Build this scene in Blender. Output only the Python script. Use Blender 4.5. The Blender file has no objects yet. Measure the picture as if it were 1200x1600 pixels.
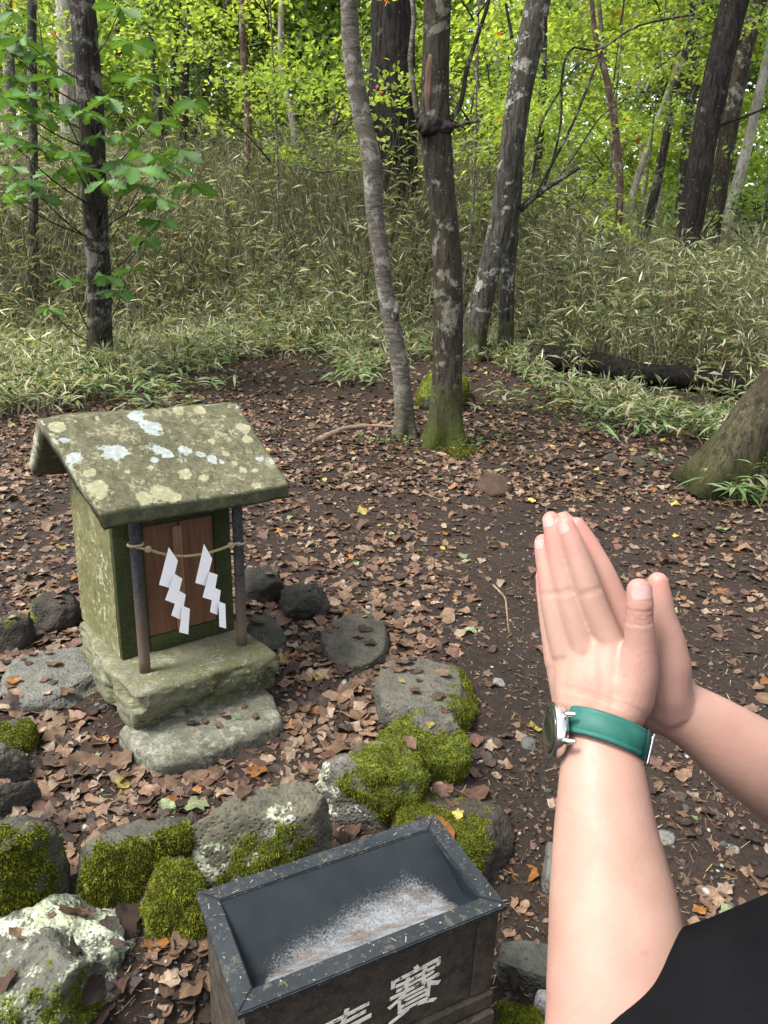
import bpy, bmesh, math, random
import numpy as np
from mathutils import Vector, Matrix
from mathutils.bvhtree import BVHTree

sc = bpy.context.scene
C = sc.collection
R = math.radians
rng = np.random.default_rng(7)
random.seed(7)

# ------------------------------------------------------------------ camera, world, sun, exposure
PITCH, ROLL, FPX, CAM_H = R(19.2238), R(1.986), 1204.4, 1.45
fwd = np.array([0, math.cos(PITCH), -math.sin(PITCH)])
up0 = np.array([0, math.sin(PITCH), math.cos(PITCH)])
rt0 = np.array([1., 0, 0])
rt = math.cos(ROLL) * rt0 + math.sin(ROLL) * up0
up = -math.sin(ROLL) * rt0 + math.cos(ROLL) * up0
ORG = np.array([0, 0, CAM_H])
cd = bpy.data.cameras.new('camera'); cam = bpy.data.objects.new('camera', cd); C.objects.link(cam)
cd.sensor_fit = 'VERTICAL'; cd.sensor_height = 36; cd.lens = 36 * FPX / 1600
cd.clip_start = 0.02; cd.clip_end = 400
cam.matrix_world = Matrix(((rt[0], up[0], -fwd[0], 0), (rt[1], up[1], -fwd[1], 0), (rt[2], up[2], -fwd[2], CAM_H), (0, 0, 0, 1)))
sc.camera = cam

SUN_EL, SUN_AZ = R(60), R(248)          # azimuth clockwise from +Y: the light comes from the left
w = bpy.data.worlds.new('World'); sc.world = w; w.use_nodes = True
wn = w.node_tree; wn.nodes.clear()
sky = wn.nodes.new('ShaderNodeTexSky'); sky.sky_type = 'NISHITA'; sky.sun_disc = False
sky.sun_elevation = SUN_EL; sky.sun_rotation = SUN_AZ; sky.air_density = 1.0; sky.dust_density = 3.0
hs = wn.nodes.new('ShaderNodeHueSaturation'); hs.inputs['Saturation'].default_value = 0.25
bg = wn.nodes.new('ShaderNodeBackground'); bg.inputs['Strength'].default_value = 0.15
wo = wn.nodes.new('ShaderNodeOutputWorld')
wn.links.new(sky.outputs[0], hs.inputs['Color']); wn.links.new(hs.outputs[0], bg.inputs[0]); wn.links.new(bg.outputs[0], wo.inputs[0])
sl = bpy.data.lights.new('sun', 'SUN'); sl.energy = 2.6; sl.angle = R(20); sl.color = (1, .95, .86)
so_ = bpy.data.objects.new('sun', sl); C.objects.link(so_)
sd = Vector((math.sin(SUN_AZ) * math.cos(SUN_EL), math.cos(SUN_AZ) * math.cos(SUN_EL), math.sin(SUN_EL)))
so_.rotation_euler = sd.to_track_quat('Z', 'Y').to_euler(); so_.location = sd * 20
sc.view_settings.view_transform = 'Standard'; sc.view_settings.look = 'None'
sc.view_settings.exposure = 1.55; sc.view_settings.gamma = 1; sc.view_settings.use_curve_mapping = False
sc.render.engine = 'CYCLES'; sc.cycles.max_bounces = 8; sc.cycles.transparent_max_bounces = 4

# ------------------------------------------------------------------ noise, rays, ground
def _h(i, j, k, s):
    n = (i * 374761393 + j * 668265263 + k * 2147483647 + s * 1274126177) & 0xffffffff
    n = ((n ^ (n >> 13)) * 1274126177) & 0xffffffff
    n = ((n ^ (n >> 16)) * 2246822519) & 0xffffffff
    return ((n ^ (n >> 15)) & 0xffffff) / 0xffffff * 2 - 1
def vn(P, scale=1., seed=0, octv=1):
    P = np.asarray(P, float); tot = np.zeros(P.shape[:-1]); amp = 1.; nrm = 0
    for o in range(octv):
        Q = P * scale * 2 ** o + 17.3 * o; I = np.floor(Q).astype(np.int64); F = Q - I; F = F * F * (3 - 2 * F)
        x, y, z = I[..., 0], I[..., 1], I[..., 2]; fx, fy, fz = F[..., 0], F[..., 1], F[..., 2]
        v = 0
        for a in (0, 1):
            for b in (0, 1):
                for c in (0, 1):
                    v = v + _h(x + a, y + b, z + c, seed + o * 31) * (fx if a else 1 - fx) * (fy if b else 1 - fy) * (fz if c else 1 - fz)
        tot += amp * v; nrm += amp; amp *= .5
    return tot / nrm
def ss(a, b, x):
    t = np.clip((np.asarray(x, float) - a) / (b - a), 0, 1); return t * t * (3 - 2 * t)
def ray(px, py):
    return fwd + rt * ((px - 600) / FPX) - up * ((py - 800) / FPX)
def at(px, py, d): return ORG + ray(px, py) * d
def on_z(px, py, z):
    r = ray(px, py); return ORG + r * ((z - CAM_H) / r[2])
def on_y(px, py, Y):
    r = ray(px, py); return ORG + r * (Y / r[1])
LOW = (np.array([-.62, 1.02]), np.array([.25, 1.47]))   # line of the retaining stones
def gh(x, y, fine=True):
    x = np.asarray(x, float); y = np.asarray(y, float)
    h = .085 * np.log1p(np.exp((y - 5.2) * 2)) / 2 * (1 - .35 * ss(0, 6, x))
    h = h + (.5 * ss(8, 16, y) - .2 * ss(3, 9, x) * ss(8, 16, y))
    h = np.where(y > 30, h + (y - 30) * .05, h)
    d = LOW[1] - LOW[0]; d = d / np.linalg.norm(d)
    s = (x - LOW[0][0]) * -d[1] + (y - LOW[0][1]) * d[0]
    right = ss(.15, .6, x)
    h = h - .12 * (1 - ss(-.08, .10, s)) * (1 - right) - .05 * right * (1 - ss(1.2, 2.6, y)) + .03 * ss(-.1, .1, s) * (1 - right) * (1 - ss(2.6, 3.6, y))
    if fine:
        P = np.stack([x, y, np.zeros_like(x)], -1)
        h = h + .03 * vn(P, 1.1, 3, 2) * ss(.5, 2, np.abs(y)) + .008 * vn(P, 7, 5, 2)
    return h
def on_ground(px, py):
    r = ray(px, py); t = .3
    while t < 60:
        p = ORG + r * t
        if p[2] < gh(p[0], p[1]): break
        t += .02
    return ORG + r * t

# ------------------------------------------------------------------ materials
class NT:
    def __init__(s, name):
        s.m = bpy.data.materials.new(name); s.m.use_nodes = True; s.t = s.m.node_tree; s.t.nodes.clear()
        s.o = s.t.nodes.new('ShaderNodeOutputMaterial'); s.b = s.t.nodes.new('ShaderNodeBsdfPrincipled')
        s.t.links.new(s.b.outputs[0], s.o.inputs[0]); s.tc = s.t.nodes.new('ShaderNodeTexCoord').outputs['Object']
    def put(s, v, inp):
        if isinstance(v, bpy.types.NodeSocket): s.t.links.new(v, inp)
        elif isinstance(v, (tuple, list)): inp.default_value = tuple(v) + ((1,) if len(v) == 3 and len(inp.default_value) == 4 else ())
        elif v is not None: inp.default_value = v
    def scl(s, v):
        n = s.t.nodes.new('ShaderNodeMapping'); n.inputs['Scale'].default_value = v; s.t.links.new(s.tc, n.inputs[0]); return n.outputs[0]
    def noise(s, scale, detail=4, rough=.6, vec=None, dist=0):
        n = s.t.nodes.new('ShaderNodeTexNoise'); n.inputs['Scale'].default_value = scale; n.inputs['Detail'].default_value = detail
        n.inputs['Roughness'].default_value = rough; n.inputs['Distortion'].default_value = dist
        s.t.links.new(vec or s.tc, n.inputs['Vector']); return n.outputs[0]
    def vor(s, scale, feat='F1', vec=None, out=0):
        n = s.t.nodes.new('ShaderNodeTexVoronoi'); n.feature = feat; n.inputs['Scale'].default_value = scale
        s.t.links.new(vec or s.tc, n.inputs['Vector']); return n.outputs[out]
    def ramp(s, f, *st):
        n = s.t.nodes.new('ShaderNodeValToRGB'); e = n.color_ramp.elements
        while len(e) < len(st): e.new(.5)
        for k, (p, c) in enumerate(st):
            e[k].position = p; e[k].color = (c, c, c, 1) if isinstance(c, (int, float)) else tuple(c) + (1,)
        s.t.links.new(f, n.inputs[0]); return n.outputs[0]
    def mix(s, f, a, b, mode='MIX'):
        n = s.t.nodes.new('ShaderNodeMix'); n.data_type = 'RGBA'; n.blend_type = mode
        s.put(f, n.inputs[0]); s.put(a, n.inputs[6]); s.put(b, n.inputs[7]); return n.outputs[2]
    def math(s, op, a, b=0.):
        n = s.t.nodes.new('ShaderNodeMath'); n.operation = op; s.put(a, n.inputs[0]); s.put(b, n.inputs[1]); return n.outputs[0]
    def attr(s, name, out='Color'):
        n = s.t.nodes.new('ShaderNodeAttribute'); n.attribute_name = name; return n.outputs[out]
    def z(s):
        n = s.t.nodes.new('ShaderNodeSeparateXYZ'); s.t.links.new(s.tc, n.inputs[0]); return n.outputs
    def bump(s, h, st=.5, dist=.01, nrm=None):
        n = s.t.nodes.new('ShaderNodeBump'); n.inputs['Strength'].default_value = st; n.inputs['Distance'].default_value = dist
        s.put(h, n.inputs['Height'])
        if nrm: s.t.links.new(nrm, n.inputs['Normal'])
        return n.outputs[0]
    def fin(s, col, rough=.8, bump=None, spec=.3, metal=0, trans=0, sss=0):
        s.put(col, s.b.inputs['Base Color']); s.put(rough, s.b.inputs['Roughness']); s.b.inputs['Specular IOR Level'].default_value = spec
        s.b.inputs['Metallic'].default_value = metal
        if bump: s.t.links.new(bump, s.b.inputs['Normal'])
        if trans:
            t = s.t.nodes.new('ShaderNodeBsdfTranslucent'); a = s.t.nodes.new('ShaderNodeMixShader')
            g = s.mix(1., col, (1.35, 1.25, .6), 'MULTIPLY'); s.put(g, t.inputs[0]); a.inputs[0].default_value = trans
            s.t.links.new(s.b.outputs[0], a.inputs[1]); s.t.links.new(t.outputs[0], a.inputs[2]); s.t.links.new(a.outputs[0], s.o.inputs[0])
        if sss:
            s.b.inputs['Subsurface Weight'].default_value = sss; s.b.inputs['Subsurface Radius'].default_value = (1, .35, .2); s.b.inputs['Subsurface Scale'].default_value = .006
        return s.m

def m_soil():
    n = NT('soil'); a = n.noise(1.6, 6); b = n.noise(38, 8, .7); c = n.noise(160, 4, .7)
    col = n.mix(n.ramp(a, (.35, 0.), (.62, 1.)), (.009, .0065, .005), (.021, .013, .009))
    col = n.mix(n.ramp(b, (.4, 0.), (.7, 1.)), col, (.034, .022, .016))
    col = n.mix(n.ramp(c, (.62, 0.), (.70, .6)), col, (.075, .062, .052))
    return n.fin(col, n.ramp(b, (.3, .75), (.7, .95)), n.bump(n.mix(.5, b, c), .9, .02), .25)
def m_attr(name, rough=.7, trans=0, spec=.3, sc_=60, amp=.35, bmp=.2, bd=.002):
    n = NT(name); t = n.attr('tint'); k = n.noise(sc_, 4, .7)
    col = n.mix(1., t, n.ramp(k, (.25, 1 - amp), (.75, 1 + 0.0)), 'MULTIPLY')
    return n.fin(col, rough, n.bump(k, bmp, bd), spec, 0, trans)
def m_rock():
    n = NT('lava_rock'); t = n.attr('tint'); k = n.noise(22, 8, .7); f = n.noise(120, 6, .75); pit = n.vor(90)
    col = n.mix(1., t, n.ramp(k, (.3, .45), (.7, 1.25)), 'MULTIPLY')
    col = n.mix(n.ramp(f, (.6, 0.), (.72, .7)), col, n.mix(1., t, (2.3, 2.2, 2.0), 'MULTIPLY'))
    lm = n.math('ADD', n.attr('lichen', 'Fac'), n.math('MULTIPLY', n.math('SUBTRACT', f, .5), 1.6))
    lcol = n.ramp(n.noise(30, 6, .7), (.3, (.22, .24, .14)), (.5, (.30, .33, .24)), (.68, (.42, .44, .37)))
    col = n.mix(n.ramp(lm, (.45, 0.), (.6, 1.)), col, lcol)
    mm = n.math('ADD', n.attr('moss', 'Fac'), n.math('MULTIPLY', n.math('SUBTRACT', f, .5), 1.3))
    mcol = n.ramp(n.noise(45, 5, .7), (.3, (.022, .035, .005)), (.55, (.08, .10, .012)), (.75, (.17, .19, .025)))
    mk = n.ramp(mm, (.42, 0.), (.56, 1.)); col = n.mix(mk, col, mcol)
    pm_ = n.ramp(n.vor(46), (.10, 1.), (.26, 0.)); col = n.mix(n.math('MULTIPLY', pm_, .55), col, (.010, .009, .008)); hgt = n.mix(.4, n.mix(.5, k, f), n.ramp(pit, (0., 0.), (.5, 1.)))
    return n.fin(col, n.ramp(k, (.3, .7), (.7, .95)), n.bump(hgt, 1., .010), .2)
def m_dressed(name, base, alt, algae, front=False, crust=.0, crustcol=(.36, .35, .22)):
    n = NT(name); k = n.noise(9, 7, .7); f = n.noise(150, 6, .75); g = n.noise(30, 8, .75, dist=1.); h = n.noise(4.5, 5, .65); c = n.noise(42, 8, .8)
    col = n.mix(n.ramp(k, (.38, 0.), (.60, 1.)), base, alt)
    col = n.mix(n.ramp(g, (.48, 0.), (.60, .9)), col, algae)
    col = n.mix(n.ramp(h, (.50, 0.), (.66, .7)), col, tuple(q * .55 for q in algae))
    col = n.mix(1., col, n.ramp(f, (.30, .55), (.70, 1.35)), 'MULTIPLY')
    if crust:
        cm = n.math('ADD', c, n.math('MULTIPLY', n.math('SUBTRACT', k, .5), .6)); col = n.mix(n.ramp(cm, (.60 - crust * .1, 0.), (.66 - crust * .1, .8)), col, crustcol)
    col = n.mix(n.math('MULTIPLY', n.attr('stain_shade', 'Fac'), .8), col, n.mix(n.ramp(g, (.45, 0.), (.6, 1.)), (.022, .022, .014), (.05, .062, .028)))  # dark green algae, with eave shading mixed into the colour
    dk_ = n.ramp(n.noise(70, 4, .7), (.30, .85), (.38, 0.)); col = n.mix(dk_, col, tuple(q * .4 for q in algae))
    lm = n.math('ADD', n.attr('lichen', 'Fac'), n.math('MULTIPLY', n.math('SUBTRACT', n.noise(75, 8, .8), .5), 2.0))
    lc = n.mix(n.attr('warm', 'Fac'), n.ramp(c, (.30, (.20, .23, .22)), (.46, (.22, .25, .24)), (.65, (.35, .39, .39))), n.ramp(c, (.3, (.19, .18, .09)), (.5, (.22, .215, .135)), (.65, (.32, .315, .22))))
    col = n.mix(n.ramp(lm, (.38, 0.), (.58, .95)), col, lc)
    return n.fin(col, .92, n.bump(n.mix(.5, f, g), .8, .005), .15)
def m_bark(name, dark, mid, patch, pscale=7, pthr=.58, moss=0., ring=False, rust=None):
    n = NT(name); v = n.scl((1, 1, .18)); r = n.scl((1, 1, 5.))
    k = n.noise(30 if not ring else 11, 8, .75, v if not ring else r, .6); f = n.noise(95, 5, .75, v if not ring else r); b = n.noise(3.2, 5, .6)
    g = n.noise(pscale, 9, .74, dist=.4)
    col = n.mix(n.ramp(k, (.40, 0.), (.58, 1.)), tuple(c * .6 for c in dark), tuple(c * 1.25 for c in mid))
    col = n.mix(n.ramp(b, (.4, 0.), (.65, .75)), col, tuple(c * 1.1 for c in dark))
    pm = n.ramp(g, (pthr, 0.), (pthr + .05, .95)); col = n.mix(pm, col, n.mix(n.ramp(f, (.35, 0.), (.65, 1.)), tuple(c * .5 for c in patch), tuple(c * 1.15 for c in patch)))
    cr = n.ramp(n.noise(14, 6, .7, n.scl((1, 1, .3)), 1.), (.30, 1.), (.38, 0.)); col = n.mix(n.math('MULTIPLY', cr, .8), col, (.008, .007, .006))
    sp = n.ramp(n.math('ADD', n.noise(60, 2, .5), n.math('MULTIPLY', b, .25)), (.85, 0.), (.89, .8)); col = n.mix(sp, col, (.36, .37, .33))
    if moss:
        mz = n.math('SUBTRACT', 1.05, n.math('MULTIPLY', n.z()[2], 1.3)); mz = n.math('ADD', mz, n.math('MULTIPLY', n.math('SUBTRACT', g, .5), 2.))
        col = n.mix(n.math('MULTIPLY', n.ramp(mz, (.45, 0.), (.85, 1.)), moss), col, n.ramp(n.noise(80, 3), (.3, (.02, .028, .006)), (.7, (.075, .09, .015))))
    return n.fin(col, .9, n.bump(n.mix(.4, k, f), 1., .035), .15)
def m_simple(name, c1, c2, scale, rough=.6, spec=.4, metal=0, vec=None, bmp=.2, bd=.002, lo=.35, hi=.65):
    n = NT(name); v = n.scl(vec) if vec else None; k = n.noise(scale, 6, .65, v)
    return n.fin(n.mix(n.ramp(k, (lo, 0.), (hi, 1.)), c1, c2), rough, n.bump(k, bmp, bd), spec, metal)

M = {}
M['soil'] = m_soil(); M['rock'] = m_rock()
M['litter'] = m_attr('dry_leaf', .6, .12, .35, 70, .6, .9, .006)
M['foliage'] = m_attr('leaf_green', .5, .58, .3, 3, .3, 0.05)
M['sasa'] = m_attr('bamboo_leaf', .5, .3, .35, 40, .25, .1)
M['oak'] = m_attr('oak_leaf', .5, .38, .3, 60, .22, .25)
M['mosstuft'] = m_attr('moss_tuft', .85, .3, .1, 60, .4, .1)
M['gravel'] = m_attr('gravel', .85, 0, .25, 200, .5, .5)
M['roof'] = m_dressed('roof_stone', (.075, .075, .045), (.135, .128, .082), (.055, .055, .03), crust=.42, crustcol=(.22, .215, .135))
M['side'] = m_dressed('wall_stone', (.11, .105, .05), (.165, .158, .08), (.08, .085, .03), crust=.3)
M['front'] = m_dressed('mossed_front_stone', (.030, .036, .014), (.045, .05, .02), (.022, .034, .008))
M['slab'] = m_dressed('base_stone', (.085, .083, .058), (.15, .148, .108), (.085, .09, .03), crust=.4, crustcol=(.20, .20, .145))
M['step'] = m_dressed('step_stone', (.085, .085, .068), (.15, .15, .12), (.07, .07, .045), crust=.6, crustcol=(.21, .21, .175))

# ------------------------------------------------------------------ object helpers
def wloc(o):
    v = np.zeros(3)
    while o is not None: v += np.array(o.location); o = o.parent
    return v
def mesh(name, V, F, mat, attrs=None, smooth=True):
    me = bpy.data.meshes.new(name)
    V = np.asarray(V, np.float32)
    if isinstance(F, np.ndarray):
        k = F.shape[1]; me.vertices.add(len(V)); me.vertices.foreach_set('co', V.ravel())
        me.loops.add(F.size); me.loops.foreach_set('vertex_index', F.astype(np.int32).ravel())
        me.polygons.add(len(F)); me.polygons.foreach_set('loop_start', np.arange(0, F.size, k, dtype=np.int32)); me.polygons.foreach_set('loop_total', np.full(len(F), k, np.int32))
        me.update(calc_edges=True)
    else:
        me.from_pydata(V.tolist(), [], [list(f) for f in F]); me.update()
    if smooth: me.polygons.foreach_set('use_smooth', np.ones(len(me.polygons), bool))
    for k, a in (attrs or {}).items():
        a = np.asarray(a, np.float32)
        if a.ndim == 2:
            at_ = me.color_attributes.new(k, 'FLOAT_COLOR', 'POINT'); at_.data.foreach_set('color', np.concatenate([a, np.ones((len(a), 1), np.float32)], 1).ravel())
        else:
            at_ = me.attributes.new(k, 'FLOAT', 'POINT'); at_.data.foreach_set('value', a)
    if mat: me.materials.append(mat)
    return me
def tag(o, label=None, cat=None, group=None, kind=None):
    for k, v in (('label', label), ('category', cat), ('group', group), ('kind', kind)):
        if v: o[k] = v
    return o
def thing(name, loc, label, cat, group=None):
    o = bpy.data.objects.new(name, None); C.objects.link(o); o.location = [float(v) for v in loc]; o.empty_display_size = .05
    return tag(o, label, cat, group)
def obj(name, V, F, mat, parent=None, attrs=None, smooth=True, origin=None):
    """V in world coordinates"""
    V = np.asarray(V, float)
    if parent is not None: off = wloc(parent); loc = (0, 0, 0)
    else:
        off = np.array([V[:, 0].mean(), V[:, 1].mean(), V[:, 2].min()]) if origin is None else np.asarray(origin, float); loc = off
    o = bpy.data.objects.new(name, mesh(name, V - off, F, mat, attrs, smooth)); C.objects.link(o); o.location = loc
    if parent is not None: o.parent = parent
    return o
class Bag:
    def __init__(s): s.V = []; s.F = []; s.n = 0; s.A = {}
    def add(s, V, F, **A):
        V = np.asarray(V, float)
        for f in F: s.F.append(tuple(int(i) + s.n for i in f))
        s.V.append(V); s.n += len(V)
        for k, a in A.items(): s.A.setdefault(k, []).append(np.zeros(len(V)) + a)
        return s
    def obj(s, name, mat, parent=None, smooth=True, **kw):
        return obj(name, np.concatenate(s.V), s.F, mat, parent, {k: np.concatenate(v) for k, v in s.A.items()}, smooth, **kw)
def box(x0, x1, y0, y1, z0, z1, T=None, bev=0):
    """plain or bevelled box in local coordinates, T maps local points to world"""
    bm = bmesh.new(); bmesh.ops.create_cube(bm, size=1)
    for v in bm.verts: v.co = Vector((x0 + (v.co.x + .5) * (x1 - x0), y0 + (v.co.y + .5) * (y1 - y0), z0 + (v.co.z + .5) * (z1 - z0)))
    if bev: bmesh.ops.bevel(bm, geom=bm.edges[:] + bm.verts[:], offset=bev, segments=2, profile=.5, affect='EDGES')
    bm.verts.index_update(); V = np.array([v.co[:] for v in bm.verts]); F = [[v.index for v in f.verts] for f in bm.faces]; bm.free()
    return (T(V) if T else V), F
def rbox(half, r, cuts):
    """rounded box as a fine grid, for stone blocks; returns V, F, normal-ish directions"""
    bm = bmesh.new(); bmesh.ops.create_cube(bm, size=2)
    bmesh.ops.subdivide_edges(bm, edges=bm.edges[:], cuts=cuts, use_grid_fill=True)
    bm.verts.index_update(); Q = np.array([v.co[:] for v in bm.verts]) * half; F = [[v.index for v in f.verts] for f in bm.faces]; bm.free()
    inner = np.clip(Q, -(np.array(half) - r), np.array(half) - r); D = Q - inner; L = np.linalg.norm(D, axis=1, keepdims=True); N = D / np.maximum(L, 1e-9)
    return inner + r * N, F, N
def tube(P, rad, seg=12, cap=True, flat=None, noise=0, nscale=5, seed=0, twist_up=None, ridge=0):
    P = np.asarray(P, float); rad = np.broadcast_to(np.asarray(rad, float), (len(P),))
    T = np.gradient(P, axis=0); T /= np.linalg.norm(T, axis=1, keepdims=True) + 1e-12
    ref = np.array(twist_up if twist_up is not None else ([0, -1, 0] if abs(T[0][1]) < .9 else [1, 0, 0]), float)
    V = []; a = np.linspace(0, 2 * math.pi, seg, endpoint=False)
    for i in range(len(P)):
        u = ref - T[i] * (ref @ T[i]); u /= np.linalg.norm(u); v = np.cross(T[i], u); ref = u if twist_up is None else ref
        fx, fy = (1, 1) if flat is None else (flat[i] if np.ndim(flat) == 2 else flat)
        V.append(P[i] + rad[i] * (np.cos(a)[:, None] * u * fx + np.sin(a)[:, None] * v * fy))
    V = np.concatenate(V); n = len(P)
    if ridge:
        cen = np.repeat(P, seg, 0); rr0 = float(np.median(rad)); q = vn(V * np.array([1, 1, .16]), 1 / (rr0 * .22), seed + 70, 2); V = cen + (V - cen) * (1 + ridge * (1 - 2 * np.abs(q)))[:, None]
    if noise:
        cen = np.repeat(P, seg, 0); d = V - cen; V = cen + d * (1 + noise * vn(V, nscale, seed, 3)[:, None])
    F = [(i * seg + j, i * seg + (j + 1) % seg, (i + 1) * seg + (j + 1) % seg, (i + 1) * seg + j) for i in range(n - 1) for j in range(seg)]
    if cap: F += [tuple(range(seg))[::-1], tuple((n - 1) * seg + j for j in range(seg))]
    return V, F
def smoothpath(P, n, closed=False):
    P = np.asarray(P, float); t = np.r_[0, np.cumsum(np.linalg.norm(np.diff(P[:, :3], axis=0), axis=1))]; t /= t[-1]
    s = np.linspace(0, 1, n); Q = np.stack([np.interp(s, t, P[:, k]) for k in range(P.shape[1])], 1)
    for _ in range(max(2, n // len(P) // 2)):
        Q[1:-1] = .25 * Q[:-2] + .5 * Q[1:-1] + .25 * Q[2:]
    return Q

# ------------------------------------------------------------------ ground
xs = np.unique(np.r_[np.linspace(-3.2, 3.2, 160), -3.2 - np.geomspace(.06, 70, 60), 3.2 + np.geomspace(.06, 70, 60)])
ys = np.unique(np.r_[np.linspace(0.2, 7.5, 200), 7.5 + np.geomspace(.05, 90, 80), .2 - np.geomspace(.05, 20, 30)])
X, Y = np.meshgrid(xs, ys); Z = gh(X, Y)
nx, ny = len(xs), len(ys); I = np.arange(nx * ny).reshape(ny, nx)
F = np.stack([I[:-1, :-1], I[:-1, 1:], I[1:, 1:], I[1:, :-1]], -1).reshape(-1, 4)
ground = obj('ground', np.stack([X, Y, Z], -1).reshape(-1, 3), F, M['soil'], origin=(0, 0, 0)); tag(ground, kind='structure')

# ------------------------------------------------------------------ shrine frame of reference (from its corners)
def rotm(yaw, tx, ty):
    y, a, b = R(yaw), R(tx), R(ty)
    return (np.array([[math.cos(y), -math.sin(y), 0], [math.sin(y), math.cos(y), 0], [0, 0, 1]])
            @ np.array([[1, 0, 0], [0, math.cos(a), -math.sin(a)], [0, math.sin(a), math.cos(a)]])
            @ np.array([[math.cos(b), 0, math.sin(b)], [0, 1, 0], [-math.sin(b), 0, math.cos(b)]]))
SM = rotm(38.4531, -3.2622, 1.2663); SO = np.array([-.7931, 2.0926, .2019])
def ST(V): return SO + np.asarray(V, float) @ SM.T
def s_on(px, py, yl):
    """pixel to the shrine's plane y=yl (local), returned in local coordinates"""
    r = SM.T @ ray(px, py); o = SM.T @ (ORG - SO); return o + r * ((yl - o[1]) / r[1])
SW, SD_ = .3833, .3935
base_c = ST([[.19, .1, -.13]])[0]; base_c[2] = .05
shrine = thing('stone_shrine', base_c, 'small lichen covered stone shrine with gabled roof and wooden doors', 'shrine')
# base slab, rough hewn
V, F, N = rbox((.236, .31, .075), .02, 46); V = V + np.array([.186, .08, -.075])
fr = ss(-.15, -.235, V[:, 1]) * (1 - ss(-.05, -.0, V[:, 2]))
nz = vn(V, 14, 11, 4)
rg = 1 - np.abs(vn(V, 15, 88, 3)) * 2
V = V + N * (.006 * nz + (.006 * vn(V, 6, 4, 2) + .009 * (rg - .5) + .006 * vn(V, 45, 6, 2)) * (1 - ss(-.03, -.005, V[:, 2])))[:, None]
V[:, 1] += fr * (.035 * ss(-.05, -.14, V[:, 2]) + .018 * (vn(V, 18, 9, 3) > .05))
V[:, 0] += .03 * ss(.1, .3, V[:, 1]) * ss(.1, -.05, V[:, 0])
V[:, 0] -= .03 * (vn(V, 9, 21, 2) > .1) * ss(.0, -.05, V[:, 0]) * (V[:, 2] < -.01) * -1
obj('base_slab', ST(V), F, M['slab'], shrine, {'lichen': .25 * vn(V, 12, 7, 2) + .30 * ss(-.17, -.22, V[:, 1]) * ss(-.12, -.02, V[:, 2]) - .05, 'warm': 1 - .7 * ss(-.15, -.22, V[:, 1])})
# walls (pentagon prism) standing behind a thin front frame
def prism(sec, x0, x1, nx_, ns):
    sec = np.array(sec, float); out = []
    for a, b in zip(sec, np.roll(sec, -1, 0)):
        k = max(2, int(np.linalg.norm(b - a) / ns)); out += [a + (b - a) * t for t in np.linspace(0, 1, k, endpoint=False)]
    out = np.array(out); m = len(out); xs_ = np.linspace(x0, x1, nx_)
    V = np.concatenate([np.c_[np.full(m, x), out] for x in xs_])
    F = [(i * m + j, i * m + (j + 1) % m, (i + 1) * m + (j + 1) % m, (i + 1) * m + j) for i in range(nx_ - 1) for j in range(m)]
    return V, F, m, out
sec = [(.022, .002), (.022, .55), (SD_ / 2, .655), (SD_, .55), (SD_, .002)]
V, F, m, o2 = prism(sec, 0, SW, 26, .015)
def cap_grid(sec, x, sgn, n=26):
    """flat end of a prism filled with a grid so that attributes can vary across it"""
    ys_ = np.linspace(sec[0][0], sec[-1][0], n); zs_ = np.linspace(0, 1, n + 12)
    top = np.interp(ys_, [sec[1][0], sec[2][0], sec[3][0]], [sec[1][1], sec[2][1], sec[3][1]])
    V = np.array([(x, y, .002 + (t - .002) * s) for y, t in zip(ys_, top) for s in zs_]); k = len(zs_)
    F = [(i * k + j, (i + 1) * k + j, (i + 1) * k + j + 1, i * k + j + 1)[::sgn] for i in range(n - 1) for j in range(k - 1)]
    return V, F
b = Bag().add(V, F)
for x_, sgn in ((0, -1), (SW, 1)): b.add(*cap_grid(sec, x_, sgn))
V = np.concatenate(b.V); side = ss(.02, 0, V[:, 0])
li = side * (.08 + .55 * vn(V * np.array([1, 1, .6]), 9, 33, 3) + .16 * ss(.33, .05, V[:, 1])) - (1 - side) * .5
V2 = V.copy(); V2 += .0025 * np.stack([vn(V, 30, 40 + k, 2) for k in range(3)], -1)
obj('wall', ST(V2), b.F, M['side'], shrine, {'lichen': li, 'warm': np.ones(len(V))}, smooth=False)
dx0, dx1, dz0, dz1 = .0919, .3278, .0513, .4157
b = Bag()
for a in ((0, dx0, .002, .5), (dx1, SW, .002, .5)): b.add(*box(a[0], a[1], -.0, .0215, a[2], a[3], ST, .003))
for a in ((dx0 + .0005, dx1 - .0005, .002, dz0), (dx0 + .0005, dx1 - .0005, dz1, .5)): b.add(*box(a[0], a[1], .001, .0215, a[2], a[3], ST, .003))
o = b.obj('door_frame', M['front'], shrine)
n_ = len(o.data.vertices)
for k in ('lichen', 'warm'): o.data.attributes.new(k, 'FLOAT', 'POINT')
# doors
wood = NT('door_wood'); g = wood.noise(60, 6, .6, wood.scl((1, 1, .05))); g2 = wood.noise(6, 3)
M['door'] = wood.fin(wood.mix(wood.ramp(g, (.3, 0.), (.7, 1.)), (.075, .034, .018), (.145, .068, .035)), .6, wood.bump(g, .3, .002), .3)
M['batten'] = m_simple('batten_wood', (.14, .075, .04), (.23, .135, .075), 50, .6, .3, 0, (1, 1, .06))
mid = (dx0 + dx1) / 2
for k, (a, c) in enumerate(((dx0 + .002, mid - .002), (mid + .002, dx1 - .002))):
    V, F = box(a, c, .008, .02, dz0 + .002, dz1 - .002, ST, .0015); d_ = obj('door', V, F, M['door'], shrine, smooth=False)
    for z_ in ((dz0 + .01), (dz1 - .03)):
        V, F = box(a + .004, c - .004, .0055, .0078, z_, z_ + .02, ST, .0008)
V, F = box(mid - .024, mid + .006, -.004, .0075, dz0 + .004, dz1 - .012, ST, .002); obj('door_batten', V, F, M['batten'], shrine, smooth=False)
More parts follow.
